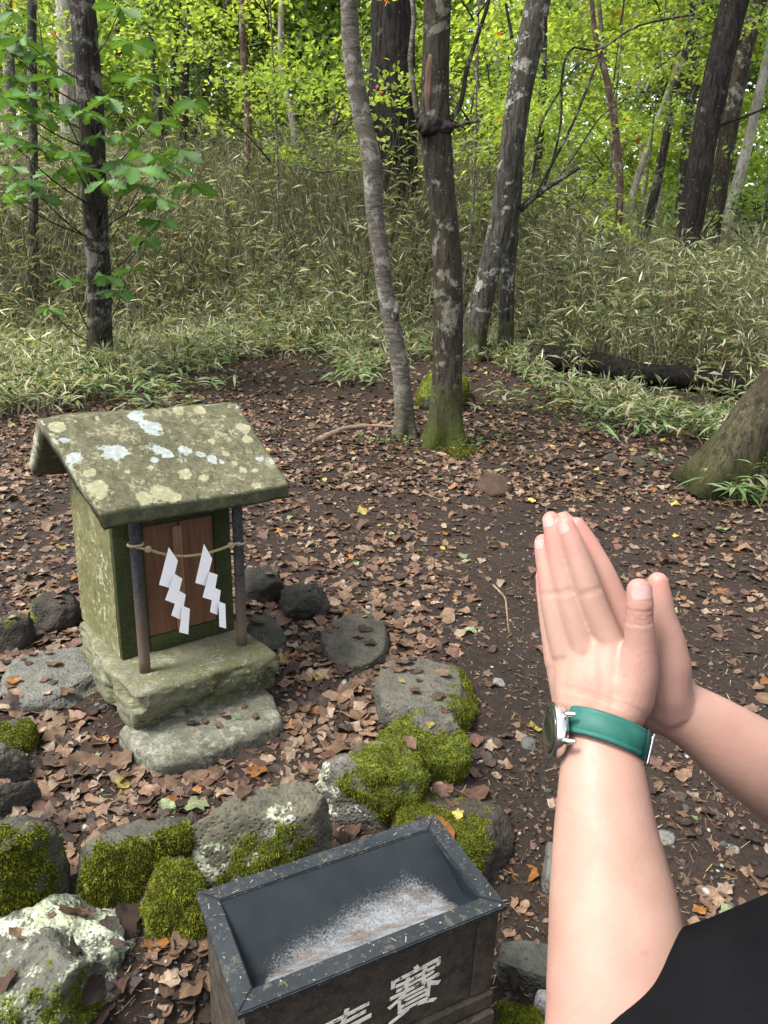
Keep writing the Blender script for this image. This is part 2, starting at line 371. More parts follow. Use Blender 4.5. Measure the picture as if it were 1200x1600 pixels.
# posts
M['pipe'] = None
n = NT('iron_pipe'); zz = n.z()[2]; k = n.noise(14, 6, .7); f = n.noise(120, 4)
gr = n.ramp(n.math('ADD', n.math('MULTIPLY', zz, 1.6), n.math('MULTIPLY', n.math('SUBTRACT', k, .5), .9)), (.25, 0.), (.75, 1.))
col = n.mix(gr, n.mix(n.ramp(k, (.35, 0.), (.65, 1.)), (.085, .05, .03), (.15, .115, .08)), n.mix(n.ramp(f, (.4, 0.), (.7, 1.)), (.014, .014, .016), (.045, .05, .055)))
M['pipe'] = n.fin(col, .55, n.bump(f, .3, .002), .4, .2)
posts = []
for x_ in (SW - .03 - .3241, SW - .03):
    p0 = np.array([x_, -.1114, -.004]); p1 = np.array([x_, -.1114, .508])
    V, F = tube(ST([p0 + (p1 - p0) * t for t in np.linspace(0, 1, 12)]), .0165, 20, noise=.02, nscale=30); obj('post', V, F, M['pipe'], shrine)
    posts.append(x_)
# roof: one carved gable block
ey, ry, ez, rz, yb = -.1634, .1968, .5262, .7441, .557
sec = [(ey - .004, ez - .043), (ey, ez), (ry - .02, rz - .004), (ry + .02, rz - .004), (yb, ez), (yb + .004, ez - .043), (ry + .01, rz - .062), (ry - .01, rz - .062)]
V, F, m, o2 = prism(sec, 0, 1, 96, .0075)
t_ = (V[:, 2] - ez + .04) / (rz - ez + .04); t_ = np.clip(t_, 0, 1)
xl = -.072 + t_ * -.05; xr = .507 + t_ * .006
u_ = V[:, 0].copy(); V[:, 0] = xl + (xr - xl) * u_
m_ = len(o2); nn = 96
E1, E2 = [], []
# end caps as quads between upper and lower runs of the section
idx = list(range(m_)); F += [tuple(idx[::-1]), tuple((nn - 1) * m_ + j for j in idx)]
Vr = V.copy()
P2 = V.copy()
edge = ss(.03, 0, np.minimum(V[:, 0] - xl, xr - V[:, 0])) * .6
Vr += .006 * np.stack([vn(P2, 9, 50 + k, 3) for k in range(3)], -1) + .0022 * np.stack([vn(P2, 45, 60 + k, 2) for k in range(3)], -1)
Vr[:, 2] += .010 * vn(P2 * np.array([1, .4, 1]), 5, 77, 2)
# lichen rosettes placed on the front slope: (px, py, radius m, warm)
spots = [(176, 709, .038, 0), (235, 671, .034, 0), (285, 680, .05, 2), (300, 690, .04, 2), (240, 760, .03, 2), (130, 755, .03, 2), (213, 655, .022, 0), (248, 705, .020, 0), (262, 712, .020, 0), (243, 720, .014, 0), (290, 705, .02, 0), (312, 712, .015, 0), (330, 718, .017, 0), (345, 722, .012, 0), (116, 718, .02, 0),
         (215, 650, .02, 0), (278, 645, .02, 1), (310, 643, .022, 1), (290, 741, .024, 1), (318, 747, .016, 1), (252, 770, .030, 1), (268, 775, .025, 1), (225, 780, .022, 1), (155, 766, .032, 1), (380, 672, .026, 1), (388, 690, .018, 1),
         (352, 710, .013, 1), (365, 724, .013, 1), (405, 716, .012, 0), (425, 722, .014, 0), (400, 735, .012, 1), (90, 668, .024, 1), (80, 680, .012, 1), (100, 690, .014, 0), (400, 758, .014, 1), (380, 735, .011, 1), (140, 740, .018, 1), (200, 740, .010, 1), (236, 734, .008, 1), (150, 655, .010, 1), (350, 655, .012, 1), (330, 690, .014, 1), (130, 790, .018, 0), (145, 803, .014, 1)]
li = -.08 + .38 * vn(V, 20, 123, 3); wm = np.full(len(V), .6)
nrm = np.array([0, -(rz - ez), (ry - ey)]); nrm /= np.linalg.norm(nrm); p_on = np.array([0, ey, ez])
for (px, py, r_, wv) in spots:
    r = SM.T @ ray(px, py); o_ = SM.T @ (ORG - SO); q = o_ + r * (((p_on - o_) @ nrm) / (r @ nrm))
    d = np.linalg.norm(V - q, axis=1) + r_ * .55 * vn(V, 55, 90 + int(px), 3)
    s_ = 1 - ss(r_ * .8, r_ * 1.45, d); li = np.maximum(li, s_ * (.72 if wv < 2 else .22) - .25 * (1 - s_)); wm = np.where(s_ > .2, min(wv, 1), wm)
li = np.maximum(li, .62 * ss(.28, .5, vn(V, 26, 71, 3)) - .15) 
eg = (V[:, 0] < xl + .012); li = np.where(eg, np.maximum(li, .35 + .5 * vn(V, 30, 8, 2)), li)
roof_o = obj('roof', ST(Vr), F, M['roof'], shrine, {'lichen': np.where(V[:, 2] < ez - .006 , np.where(V[:, 1] < 0, li * .6 - .18, li), li), 'warm': wm, 'stain_shade': ss(ez + .004, ez - .008, V[:, 2]) * ss(0, -.1, V[:, 1])})  # eave front and underside darkened: algae plus shade painted into the colour
# rope between the posts
def twisted(path, r, pitch, seg=6, strands=2):
    bb = Bag(); n = len(path); T = np.gradient(path, axis=0); T /= np.linalg.norm(T, axis=1, keepdims=True)
    L = np.r_[0, np.cumsum(np.linalg.norm(np.diff(path, axis=0), axis=1))]
    for k in range(strands):
        ph = L / pitch * 2 * math.pi + k * 2 * math.pi / strands; u = np.cross(T, [0, 1, 0]); u /= np.linalg.norm(u, axis=1, keepdims=True); v = np.cross(T, u)
        bb.add(*tube(path + (np.cos(ph)[:, None] * u + np.sin(ph)[:, None] * v) * r * .55, r * .62, seg))
    return bb
M['rope'] = m_simple('straw_rope', (.20, .16, .09), (.40, .34, .21), 400, .9, .1)
yp = -.1114 - .019
lp = [s_on(px, py, yp) for px, py in ((204, 855), (216, 856), (232, 859), (248, 864), (266, 868), (288, 869.5), (310, 867), (330, 863), (348, 857), (362, 851), (374, 849), (381, 849))]
lp[0][1] += .02; lp[-1][1] += .02
rp = smoothpath(lp, 120); rp = ST(rp)
rope = thing('straw_rope', rp[60], 'twisted straw rope tied between the two posts across the shrine doors', 'rope')
twisted(rp, .0042, .02).obj('cord', M['rope'], rope)
for i0, x_ in ((.09, posts[0]), (.91, posts[1])):
    bb = Bag(); c = ST([s_on(*((231, 858) if i0 < .5 else (361, 852)), yp)])[0]
    for k in range(3):
        a = np.linspace(0, 2 * math.pi, 22); e1 = np.array([.5, .3, .8]) if k == 0 else (np.array([.9, 0, -.3]) if k == 1 else np.array([.2, .9, .3])); e1 /= np.linalg.norm(e1)
        e2 = np.cross(e1, [.3, .5, .1]); e2 /= np.linalg.norm(e2)
        bb.add(*tube(c + .0075 * (np.cos(a)[:, None] * e1 + np.sin(a)[:, None] * e2), .0036, 6))
    bb.obj('knot', M['rope'], rope)
    a = np.linspace(0, 2 * math.pi, 40); q = np.stack([x_ + .0205 * np.cos(a), -.1114 + .0205 * np.sin(a), s_on(*((206, 855) if i0 < .5 else (378, 850)), yp)[2] + 0 * a], 1)
    twisted(ST(q), .004, .018).obj('loop', M['rope'], rope)
# paper streamers, four folds each
M['paper'] = m_simple('white_paper', (.80, .80, .82), (.86, .86, .88), 30, .7, .2, bmp=.05)
z1 = [[(633, 612), (667, 662), (642, 767), (597, 753)], [(655, 712), (684, 730), (660, 826), (620, 810)], [(672, 775), (697, 790), (678, 884), (643, 868)], [(685, 832), (712, 843), (706, 939), (673, 931)]]
z2 = [[(765, 600), (796, 656), (770, 757), (733, 746)], [(785, 705), (816, 715), (800, 812), (760, 800)], [(802, 762), (828, 775), (815, 866), (788, 855)], [(820, 815), (845, 825), (848, 917), (823, 910)]]
for zz_, lab in ((z1, 'white zigzag paper streamer hanging nearer the left post'), (z2, 'white zigzag paper streamer hanging nearer the right post')):
    top = ST([s_on(zz_[0][0][0] / 2.4, 600 + zz_[0][0][1] / 2.4, yp)])[0]
    t = thing('paper_streamer', top, lab, 'paper streamer', 'paper streamers on the rope')
    for k, q in enumerate(zz_):
        ya = yp - .006 - .004 * (k % 2)
        P = [s_on(a / 2.4, 600 + b_ / 2.4, ya + (.004 if i in (1, 2) else -.003)) for i, (a, b_) in enumerate(q)]
        cen = sum(P) / 4; 
        P = P + [p + np.array([0, .0008, 0]) for p in P]
        obj('paper_fold', ST(P), [(0, 1, 2, 3), (7, 6, 5, 4), (0, 4, 5, 1), (1, 5, 6, 2), (2, 6, 7, 3), (3, 7, 4, 0)], M['paper'], t, smooth=False)

# ------------------------------------------------------------------ stones
_ico = {}
def ico(n):
    if n not in _ico:
        bm = bmesh.new(); bmesh.ops.create_icosphere(bm, subdivisions=n, radius=1); bm.verts.index_update()
        _ico[n] = (np.array([v.co[:] for v in bm.verts]), np.array([[v.index for v in f.verts] for f in bm.faces])); bm.free()
    return _ico[n]
TUFT = []
solids = Bag()
def rock(name, bb, h, label, tint=(.05, .05, .048), moss=None, lich=None, seed=0, sub=5, flat=0, cuts=5, rough=.10, dk=1., z0=None, sink=.4, cat='stone', blocky=.88, group=None, shape=None, tufts=0, tuftlen=.0065):
    x0, y0, x1, y1 = bb; cx = (x0 + x1) / 2
    f = on_ground(cx, y1) if z0 is None else on_z(cx, y1, z0); gz = f[2]
    dist = np.linalg.norm(f - ORG); dep = (f - ORG) @ fwd
    back = on_z(cx, y0, gz + h * .8)
    D = max(.05, (back[1] - f[1]) * dk); D = max(D, h * .5)
    W = (x1 - x0) / FPX * (dep + D * .4)
    vd = np.array([f[0], f[1]]); vd /= np.linalg.norm(vd)
    V, F = ico(sub); rs = np.random.default_rng(seed + 100)
    p = np.sign(V) * np.abs(V) ** blocky; p /= np.max(np.abs(p), axis=1, keepdims=True) ** .35
    for k in range(cuts):
        n = rs.normal(size=3); n[2] = abs(n[2]) * .7; n /= np.linalg.norm(n); d = rs.uniform(.68, .92); s = np.maximum(p @ n - d, 0); p = p - n * (s * .85)[:, None]
    if flat: p[:, 2] = np.where(p[:, 2] > 1 - flat, 1 - flat + (p[:, 2] - 1 + flat) * .15, p[:, 2])
    nn = p / np.linalg.norm(p, axis=1, keepdims=True)
    p = p + nn * (rough * (1.3 * vn(p, 1.7, seed, 2) + .7 * vn(p, 4.5, seed + 5, 3)) + rough * .42 * vn(p, 11, seed + 9, 3))[:, None]
    a = np.abs(p).max(axis=0); p = p / a
    e = np.array([vd[1], -vd[0]])   # across the view
    hz = h * (1 + sink) / 2
    c = np.array([f[0] + vd[0] * D / 2, f[1] + vd[1] * D / 2, gz + h - hz])
    w_ = c + np.c_[p[:, :1] * W / 2 * e[0] + p[:, 1:2] * D / 2 * vd[0], p[:, :1] * W / 2 * e[1] + p[:, 1:2] * D / 2 * vd[1], p[:, 2] * hz]
    at_ = {'tint': np.broadcast_to(np.array(tint), (len(w_), 3)) * (1 + .25 * vn(w_, 9, seed, 2))[:, None]}
    mm = np.full(len(w_), -.5); ll = np.full(len(w_), -.5)
    # directions are (right, away, up) as seen from the photographer
    for spec, arr, sd in ((moss, mm, 3), (lich, ll, 8)):
        if spec:
            d, bias, amp = np.array(spec[0], float), spec[1], spec[2]; d /= np.linalg.norm(d)
            arr[:] = bias + .75 * (p @ d) + amp * vn(w_, spec[3] if len(spec) > 3 else 13, seed + sd, 3) + .45 * vn(w_, 42, seed + sd + 1, 2)
    ll = np.clip(ll, -.5, 1); mm = np.clip(mm, -.5, 1)
    at_['moss'] = mm; at_['lichen'] = ll
    o = obj(name, w_, F, M['rock'], None, at_); tag(o, label, cat, group)
    solids.add(w_, F)
    if tufts:
        tri = w_[F]; fn = np.cross(tri[:, 1] - tri[:, 0], tri[:, 2] - tri[:, 0]); ar = np.linalg.norm(fn, axis=1); fn /= ar[:, None] + 1e-12
        wgt = ar * ss(.42, .62, mm[F].mean(1)) * (fn @ ((ORG - c) / np.linalg.norm(ORG - c)) > -.35); 
        if wgt.sum() > 0:
            ii = rs.choice(len(F), tufts, p=wgt / wgt.sum()); r1, r2 = rs.random((2, tufts)); sq = np.sqrt(r1)
            pt = tri[ii, 0] * (1 - sq)[:, None] + tri[ii, 1] * (sq * (1 - r2))[:, None] + tri[ii, 2] * (sq * r2)[:, None]
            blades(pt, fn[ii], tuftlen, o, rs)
    return o
def blades(pt, nr, L, parent, rs):
    n = len(pt); clump = vn(pt, 55, 3, 2)
    L = L * .82 * rs.uniform(.5, 1.5, n) * (1 + .6 * clump)
    d = nr + rs.normal(size=(n, 3)) * .55 + np.array([0, 0, -.1]); d /= np.linalg.norm(d, axis=1, keepdims=True)
    s = np.cross(d, rs.normal(size=(n, 3))); s /= np.linalg.norm(s, axis=1, keepdims=True) + 1e-9
    wd = L * .16 + .0006
    A = pt - s * wd[:, None]; B = pt + s * wd[:, None]; Cc = pt + d * L[:, None]
    V = np.stack([A, B, Cc], 1).reshape(-1, 3); F = np.arange(3 * n).reshape(-1, 3)
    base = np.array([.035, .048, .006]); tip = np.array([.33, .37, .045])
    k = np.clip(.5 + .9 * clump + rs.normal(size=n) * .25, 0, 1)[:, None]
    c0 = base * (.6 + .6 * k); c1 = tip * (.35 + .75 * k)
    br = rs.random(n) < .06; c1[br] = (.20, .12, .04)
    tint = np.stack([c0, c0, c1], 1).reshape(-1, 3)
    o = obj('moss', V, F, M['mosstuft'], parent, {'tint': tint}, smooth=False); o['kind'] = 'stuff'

DK = (.036, .032, .026); GY = (.085, .085, .078); BR = (.075, .07, .055)
U = (0, 0, 1)
rock('stone', (-12, 950, 57, 1022), .13, 'rough dark grey stone half cut off at the left edge beside the shrine', DK, moss=((0, 0, 1), -.35, .5), seed=1, sub=4)
rock('stone', (50, 915, 128, 992), .12, 'dark lava stone with a yellow mossy side touching the back of the shrine', DK, moss=((-1, -.2, 0), -.25, .5), seed=2, sub=4, rough=.14)
rock('flat_stone', (15, 1000, 172, 1116), .07, 'flat pale grey slab left of the shrine base with leaves piled on it', (.115, .115, .10), moss=((1, -.8, -.2), -.45, .5), seed=3, flat=.35, cuts=2, blocky=.8, rough=.06)
rock('stone', (380, 878, 450, 946), .13, 'black pitted stone right behind the right post', (.030, .028, .024), moss=((.6, 0, .5), -.5, .5), seed=4, sub=4, rough=.15)
rock('stone', (436, 900, 516, 972), .12, 'round black pitted stone with a little moss, farthest right of the shrine back stones', (.031, .029, .025), moss=((.3, 0, 1), -.4, .6), seed=5, sub=5, rough=.14)
rock('flat_stone', (385, 955, 450, 1022), .08, 'low brownish stone tucked against the right side of the base slab', (.055, .055, .042), seed=6, sub=4, flat=.3)
rock('flat_stone', (497, 953, 608, 1046), .07, 'smooth dark grey flat stone with a single brown leaf on top', (.072, .068, .054), moss=((0, 0, 1), -.55, .5), seed=27, flat=.4, cuts=3, rough=.05)
rock('flat_stone', (580, 1016, 745, 1150), .14, 'broad flat topped stone with green moss along its right edge', (.085, .08, .066), moss=((1, -.1, -.1), .10, .35), seed=8, flat=.45, cuts=3, rough=.06, tufts=6000)
rock('mossy_stone', (586, 1098, 742, 1225), .18, 'bright mossy stone between the flat topped stone and the white patched one', (.075, .07, .06), moss=((-.2, -.9, .15), .28, .5), seed=9, flat=.15, rough=.12, tufts=9000)
rock('mossy_boulder', (585, 1225, 799, 1400), .13, 'large dark boulder with mossy top behind the right corner of the offering box', (.045, .036, .03), moss=((-.3, -.3, .8), .22, .6, 8), seed=10, flat=0, rough=.10, tufts=14000)
rock('mossy_stone', (468, 1138, 674, 1300), .20, 'grey stone with white lichen patches and moss tufts, above the box rim', (.10, .095, .085), moss=((.6, -.3, .5), .24, .75, 14), lich=((-.9, -.5, .1), .0, .75, 12), seed=11, rough=.16, cuts=6, tufts=9000)
rock('boulder', (288, 1222, 523, 1400), .24, 'rounded grey boulder with cream lichen touching the back rim of the offering box', (.088, .084, .062), moss=((-.1, -.8, -.35), -.02, .7, 11), lich=((-.25, -1, -.1), -.05, .8, 9), seed=12, flat=.25, rough=.09, tufts=7000)
rock('mossy_stone', (132, 1262, 325, 1420), .22, 'flat topped dark stone with hanging moss down its front', (.064, .061, .050), moss=((.15, -1, -.25), .32, .4), seed=13, flat=.3, cuts=4, rough=.08, tufts=15000, tuftlen=.008)
rock('mossy_stone', (225, 1330, 335, 1490), .16, 'moss covered stone wedged between the offering box and the white boulder', (.04, .035, .03), moss=((0, -.6, .5), .45, .4), seed=14, rough=.12, tufts=12000, tuftlen=.0075)
rock('mossy_boulder', (-70, 1272, 116, 1475), .25, 'dark boulder with thick yellow green moss at the left edge', (.058, .055, .045), moss=((-.3, -1, .05), .33, .4), seed=15, rough=.09, tufts=17000, tuftlen=.0095)
rock('lichen_boulder', (-60, 1335, 278, 1700), .26, 'big boulder crusted with white lichen in the lower left corner', (.085, .085, .07), moss=((-.6, -.9, -.35), .08, .6, 9), lich=((.15, .25, .85), .08, .6, 8), seed=16, rough=.14, cuts=7, tufts=12000, sub=6)
rock('mossy_stone', (-30, 1112, 62, 1190), .11, 'small mossy stone above the two bare stones at the left edge', (.05, .052, .047), moss=((.1, -.7, .4), .2, .5), seed=17, tufts=4000)
rock('stone', (-30, 1155, 50, 1235), .12, 'bare grey stone just below the small mossy stone at the left edge', (.062, .058, .048), seed=18, sub=5, rough=.12)
rock('stone', (-40, 1212, 65, 1285), .12, 'lowest bare dark stone of the stack at the left edge', (.046, .043, .036), seed=19, sub=5, rough=.13)
rock('flat_stone', (768, 1466, 905, 1556), .08, 'flat grey green stone with a brown leaf beside the offering box', (.06, .063, .052), seed=20, flat=.35, cuts=2, rough=.05, blocky=.6)
rock('mossy_stone', (740, 1560, 872, 1680), .08, 'dark mossy stone under the round white pebble', (.035, .035, .03), moss=((0, .3, 1), .15, .6), seed=21, tufts=4000)
rock('stone', (832, 1310, 905, 1405), .06, 'smooth grey stone half hidden behind the left forearm', (.09, .088, .08), seed=22, rough=.05, cuts=2)
rock('pebble', (831, 1564, 859, 1596), .045, 'round white pebble beside the offering box', (.34, .34, .33), seed=23, sub=3, cuts=0, rough=.03, z0=None)
rock('mossy_boulder', (648, 568, 730, 648), .30, 'green mossy rock behind the two middle trunks', (.04, .035, .03), moss=((0, 0, 1), .6, .4, 5), seed=24, sub=4, tufts=5000, tuftlen=.02)
rock('flat_stone', (733, 738, 800, 778), .06, 'reddish brown wedge of stone lying on the soil right of the dark middle trunk', (.055, .032, .024), seed=25, sub=3, flat=.3)
for k, (bb, lab, t) in enumerate([((80, 1116, 112, 1142), 'small dark stone in front of the pale slab', DK), ((75, 1144, 100, 1166), 'small round grey green stone among leaves left of the step', GY), ((1125, 1320, 1154, 1342), 'small pale stone on the soil between the forearms', (.16, .165, .14)),
        ((940, 700, 965, 722), 'small black stone at the end of the dark stick', DK), ((980, 710, 1010, 730), 'flat black stone right of the dark stick', DK), ((586, 1108, 600, 1126), 'tiny pale stone left of the flat topped stone', (.15, .15, .15)), ((812, 1150, 838, 1174), 'small grey stone lying left of the watch', GY),
        ((1022, 1300, 1052, 1322), 'pale grey stone on the soil just right of the left forearm', (.14, .14, .13)), ((125, 985, 148, 1003), 'small dark stone behind the pale slab', DK), ((800, 1420, 824, 1440), 'little grey stone beside the right end of the box', GY), ((768, 1060, 790, 1076), 'pale pebble on the soil right of the flat topped stone', (.16, .16, .15)), ((925, 888, 950, 915), 'dark stone right of the praying fingertips', GY)]):
    rock('pebble', bb, .02, lab, t, seed=200 + k, sub=3, cuts=3, rough=.06)
# step stone in front of the base slab
V, F, N = rbox((.235, .115, .05), .03, 40)
yl = V[:, 1].copy(); V[:, 0] *= 1 - .14 * ss(.03, -.11, yl); V[:, 1] -= .035 * (1 - (V[:, 0] / .235) ** 2) * ss(0, -.1, yl)
V = V + N * (.009 * vn(V, 11, 4, 4) + .003 * vn(V, 45, 14, 2))[:, None]
SMf = rotm(36, 0, 0)
cst = on_z(322, 1128, .06)
W_ = cst + np.array([0, 0, -.035]) + V @ SMf.T
st = obj('step_stone', W_, F, M['step'], None, {'lichen': .15 * vn(V, 20, 7, 2), 'warm': np.zeros(len(V))}); tag(st, 'pale rough step stone in front of the shrine base slab', 'stone')
solids.add(W_, F)

# ------------------------------------------------------------------ offering box
BM = rotm(27.3361, .0379, .3516); BO = np.array([-.1915, .8332, .36])
def BT(V): return BO + np.asarray(V, float) @ BM.T
BW, BD = .4871, .2529
gb = float(gh(BT([[.24, .12, 0]])[0][0], BT([[.24, .12, 0]])[0][1]))
bc = BT([[BW / 2, BD / 2, 0]])[0]; bc[2] = gb
boxo = thing('offering_box', bc, 'dark wooden offering box with slate painted tray top and white lettering', 'offering box')
n = NT('slate_paint'); k = n.noise(8, 5); f = n.noise(190, 4, .6); g = n.noise(60, 6, .7)
col = n.mix(n.ramp(k, (.3, 0.), (.7, 1.)), (.010, .013, .016), (.022, .027, .031))
col = n.mix(n.ramp(g, (.55, 0.), (.68, .7)), col, (.085, .075, .062)); col = n.mix(n.ramp(f, (.655, 0.), (.70, .75)), col, (.28, .29, .30))
M['slate'] = n.fin(col, n.ramp(g, (.3, .42), (.7, .65)), n.bump(f, .3, .002), .22)
# tray interior: paint under a drift of pale dust with its own outline (attribute dust)
n = NT('dusty_tray'); k = n.noise(10, 4); f = n.noise(260, 5, .75); g = n.noise(22, 5, .6, n.scl((1, 2.5, 1)))
col = n.mix(n.ramp(k, (.3, 0.), (.7, 1.)), (.007, .010, .013), (.013, .018, .022))
dm = n.math('ADD', n.attr('dust', 'Fac'), n.math('MULTIPLY', n.math('SUBTRACT', f, .5), 1.5))
dc = n.mix(n.ramp(g, (.42, 0.), (.62, 1.)), (.20, .21, .225), (.12, .108, .10))
col = n.mix(n.ramp(dm, (.45, 0.), (1.15, .9)), col, dc)
rs_ = n.attr('rust', 'Fac'); col = n.mix(n.ramp(n.math('ADD', rs_, n.math('SUBTRACT', g, .5)), (.5, 0.), (.75, .8)), col, (.13, .085, .065))
M['tray'] = n.fin(col, .7, n.bump(f, .2, .001), .12)
n = NT('old_board'); v = n.scl((1, 1, 1)); k = n.noise(30, 7, .72); g = n.noise(8, 4); f = n.noise(140, 5)
col = n.mix(n.ramp(k, (.35, 0.), (.68, 1.)), (.016, .012, .009), (.062, .050, .038)); col = n.mix(n.ramp(f, (.60, 0.), (.72, .5)), col, (.14, .12, .10))
M['board'] = n.fin(col, .85, n.bump(n.mix(.5, k, f), .8, .006), .25)
rw, th = .034, .013
prof = lambda a, c: None
# rim as four mitred boards
cors = [np.array([0, 0]), np.array([BW, 0]), np.array([BW, BD]), np.array([0, BD])]
inn = [np.array([rw, rw]), np.array([BW - rw, rw]), np.array([BW - rw, BD - rw]), np.array([rw, BD - rw])]
for i in range(4):
    j = (i + 1) % 4; d = (cors[j] - cors[i]); d = d / np.linalg.norm(d) * .0004; P = [cors[i] + d, cors[j] - d, inn[j] - d, inn[i] + d]
    bm = bmesh.new(); vs = [bm.verts.new((p[0], p[1], 0)) for p in P] + [bm.verts.new((p[0], p[1], -th)) for p in P]
    for f_ in ((0, 1, 2, 3), (7, 6, 5, 4), (4, 5, 1, 0), (5, 6, 2, 1), (6, 7, 3, 2), (7, 4, 0, 3)): bm.faces.new([vs[q] for q in f_])
    bmesh.ops.bevel(bm, geom=[e for e in bm.edges if abs(e.verts[0].co.z - e.verts[1].co.z) < 1e-6], offset=.0022, segments=2, affect='EDGES')
    bm.verts.index_update(); V = np.array([v_.co[:] for v_ in bm.verts]); F = [[v_.index for v_ in f_.verts] for f_ in bm.faces]; bm.free()
    obj('rim_board', BT(V), F, M['slate'], boxo, smooth=False)
# sloping interior: back slope down to a crease near the front, short front slope, end walls
ix0, ix1, iy0, iy1 = rw - .001, BW - rw + .001, rw - .001, BD - rw + .001; cy, cz = .088, -.045
bb = Bag()
def grid(P00, P10, P11, P01, nu, nv):
    P00, P10, P11, P01 = map(np.array, (P00, P10, P11, P01)); V = []
    for i in range(nv):
        t = i / (nv - 1)
        for j in range(nu):
            s = j / (nu - 1); V.append((P00 * (1 - s) + P10 * s) * (1 - t) + (P01 * (1 - s) + P11 * s) * t)
    return np.array(V), [(i * nu + j, i * nu + j + 1, (i + 1) * nu + j + 1, (i + 1) * nu + j) for i in range(nv - 1) for j in range(nu - 1)]
def dustf(V):
    x = (V[:, 0] - ix0) / (ix1 - ix0); y = (V[:, 1] - iy0) / (iy1 - iy0)
    topc = .34 + .44 * np.interp(x, [0, .08, .3, .6, .8, .92, 1], [-.2, .22, .58, .88, 1., .6, -.3])      # upper outline of the drift
    d = np.clip((topc - y) / .42, -1.2, .75) * .95 + .16
    d = d - .9 * ss(.10, .0, x) - .9 * ss(.88, 1.0, x) - .35 * ss(.06, .0, y) + .22 * vn(V, 16, 5, 3)
    rust = ss(.06, .015, np.abs(y - .27 + .03 * vn(V, 12, 4))) * ss(.1, .25, x) * ss(.95, .75, x) * .62 + .42 * ss(.32, .5, y) * ss(topc - .02, topc - .2, y) * ss(.2, .45, x)
    return d, rust
for g_, w_ in ((grid((ix0, cy, cz), (ix1, cy, cz), (ix1, iy1, -.004), (ix0, iy1, -.004), 90, 40), 1), (grid((ix0, iy0, -.016), (ix1, iy0, -.016), (ix1, cy, cz), (ix0, cy, cz), 90, 14), 1)):
    d, r_ = dustf(g_[0]); bb.add(BT(g_[0]), g_[1], dust=d, rust=r_)
bb.obj('sloped_tray', M['tray'], boxo)
b2 = Bag()
for x_, sg in ((ix0, 1), (ix1, -1)):
    P = [(x_, iy0, -.001), (x_, iy1, -.001), (x_, iy1, -.09), (x_, iy0, -.09)]; P2_ = [(p[0] - sg * .006, p[1], p[2]) for p in P]
    b2.add(BT(P + P2_), [(0, 1, 2, 3), (7, 6, 5, 4), (0, 4, 5, 1), (1, 5, 6, 2), (2, 6, 7, 3), (3, 7, 4, 0)], dust=-1., rust=0.)
for y_, z_ in ((iy0 - .004, -.09), (iy1 + .001, -.05)):
    b2.add(*box(ix0, ix1, y_, y_ + .0035, z_, -.001, BT), dust=-1., rust=0.)
b2.obj('tray_wall', M['tray'], boxo, smooth=False)
# body boards
hb = .36 - gb + .02; ins = .013
V, F = box(ins, BW - ins, ins, ins + .017, -hb, -th - .001, BT, .002); obj('front_board', V, F, M['board'], boxo, smooth=False)
V, F = box(ins, BW - ins, BD - ins - .017, BD - ins, -hb, -th - .001, BT, .002); obj('back_board', V, F, M['board'], boxo, smooth=False)
for x_ in (ins, BW - ins - .017):
    V, F = box(x_, x_ + .017, ins + .0175, BD - ins - .0175, -hb, -th - .001, BT, .002); obj('side_board', V, F, M['board'], boxo, smooth=False)
V, F = box(BW - ins - .040, BW - ins + .003, ins - .006, ins - .0005, -.202, -th - .001, BT, .002); obj('corner_strip', V, F, M['board'], boxo, smooth=False)
for z_, pr in ((-.205, .012), (-.243, .022)):
    V, F = box(ins - .004, BW - ins + .006, ins - pr, ins - .0005, z_ - .034, z_, BT, .003); obj('base_moulding', V, F, M['board'], boxo, smooth=False)
# brush lettering on the front board: white paint worn into flakes
n = NT('worn_white_paint'); f = n.noise(110, 5, .7); k = n.noise(40, 4)
col = n.mix(n.ramp(n.mix(.5, f, k), (.40, 0.), (.45, 1.)), (.05, .042, .035), n.ramp(f, (.3, (.52, .50, .43)), (.7, (.74, .72, .64))))
M['letter'] = n.fin(col, .8, n.bump(f, .5, .002), .2)
def letter(ch, size, x, z, sk=0, par=boxo):
    cu = bpy.data.curves.new('glyph', 'FONT'); cu.body = ch; cu.size = size; cu.extrude = .0006; cu.offset = .0001; cu.align_x = 'CENTER'; cu.align_y = 'CENTER'; cu.resolution_u = 3
    to = bpy.data.objects.new('glyph', cu); C.objects.link(to); dg = bpy.context.evaluated_depsgraph_get(); me = bpy.data.meshes.new_from_object(to.evaluated_get(dg))
    V = np.array([v.co[:] for v in me.vertices]); F = [list(p.vertices) for p in me.polygons]; bpy.data.objects.remove(to)
    if not len(V): return
    V = V - (V.max(0) + V.min(0)) / 2
    V2 = np.stack([x + V[:, 0] + .0015 * vn(V, 60, 1), np.full(len(V), ins - .0007) - V[:, 2], z + V[:, 1] * 1.05 + sk * V[:, 0] + .0015 * vn(V, 60, 2)], 1)
    o = obj('painted_letter', BT(V2), F, M['letter'], par, smooth=False)
def b_on(px, py):
    r = BM.T @ ray(px, py); o_ = BM.T @ (ORG - BO); return o_ + r * ((ins - o_[1]) / r[1])
p = b_on(648, 1545); letter('\u8cfd', .112, p[0], p[2], .10)
p = b_on(540, 1612); letter('\u5949', .108, p[0], p[2], .10)

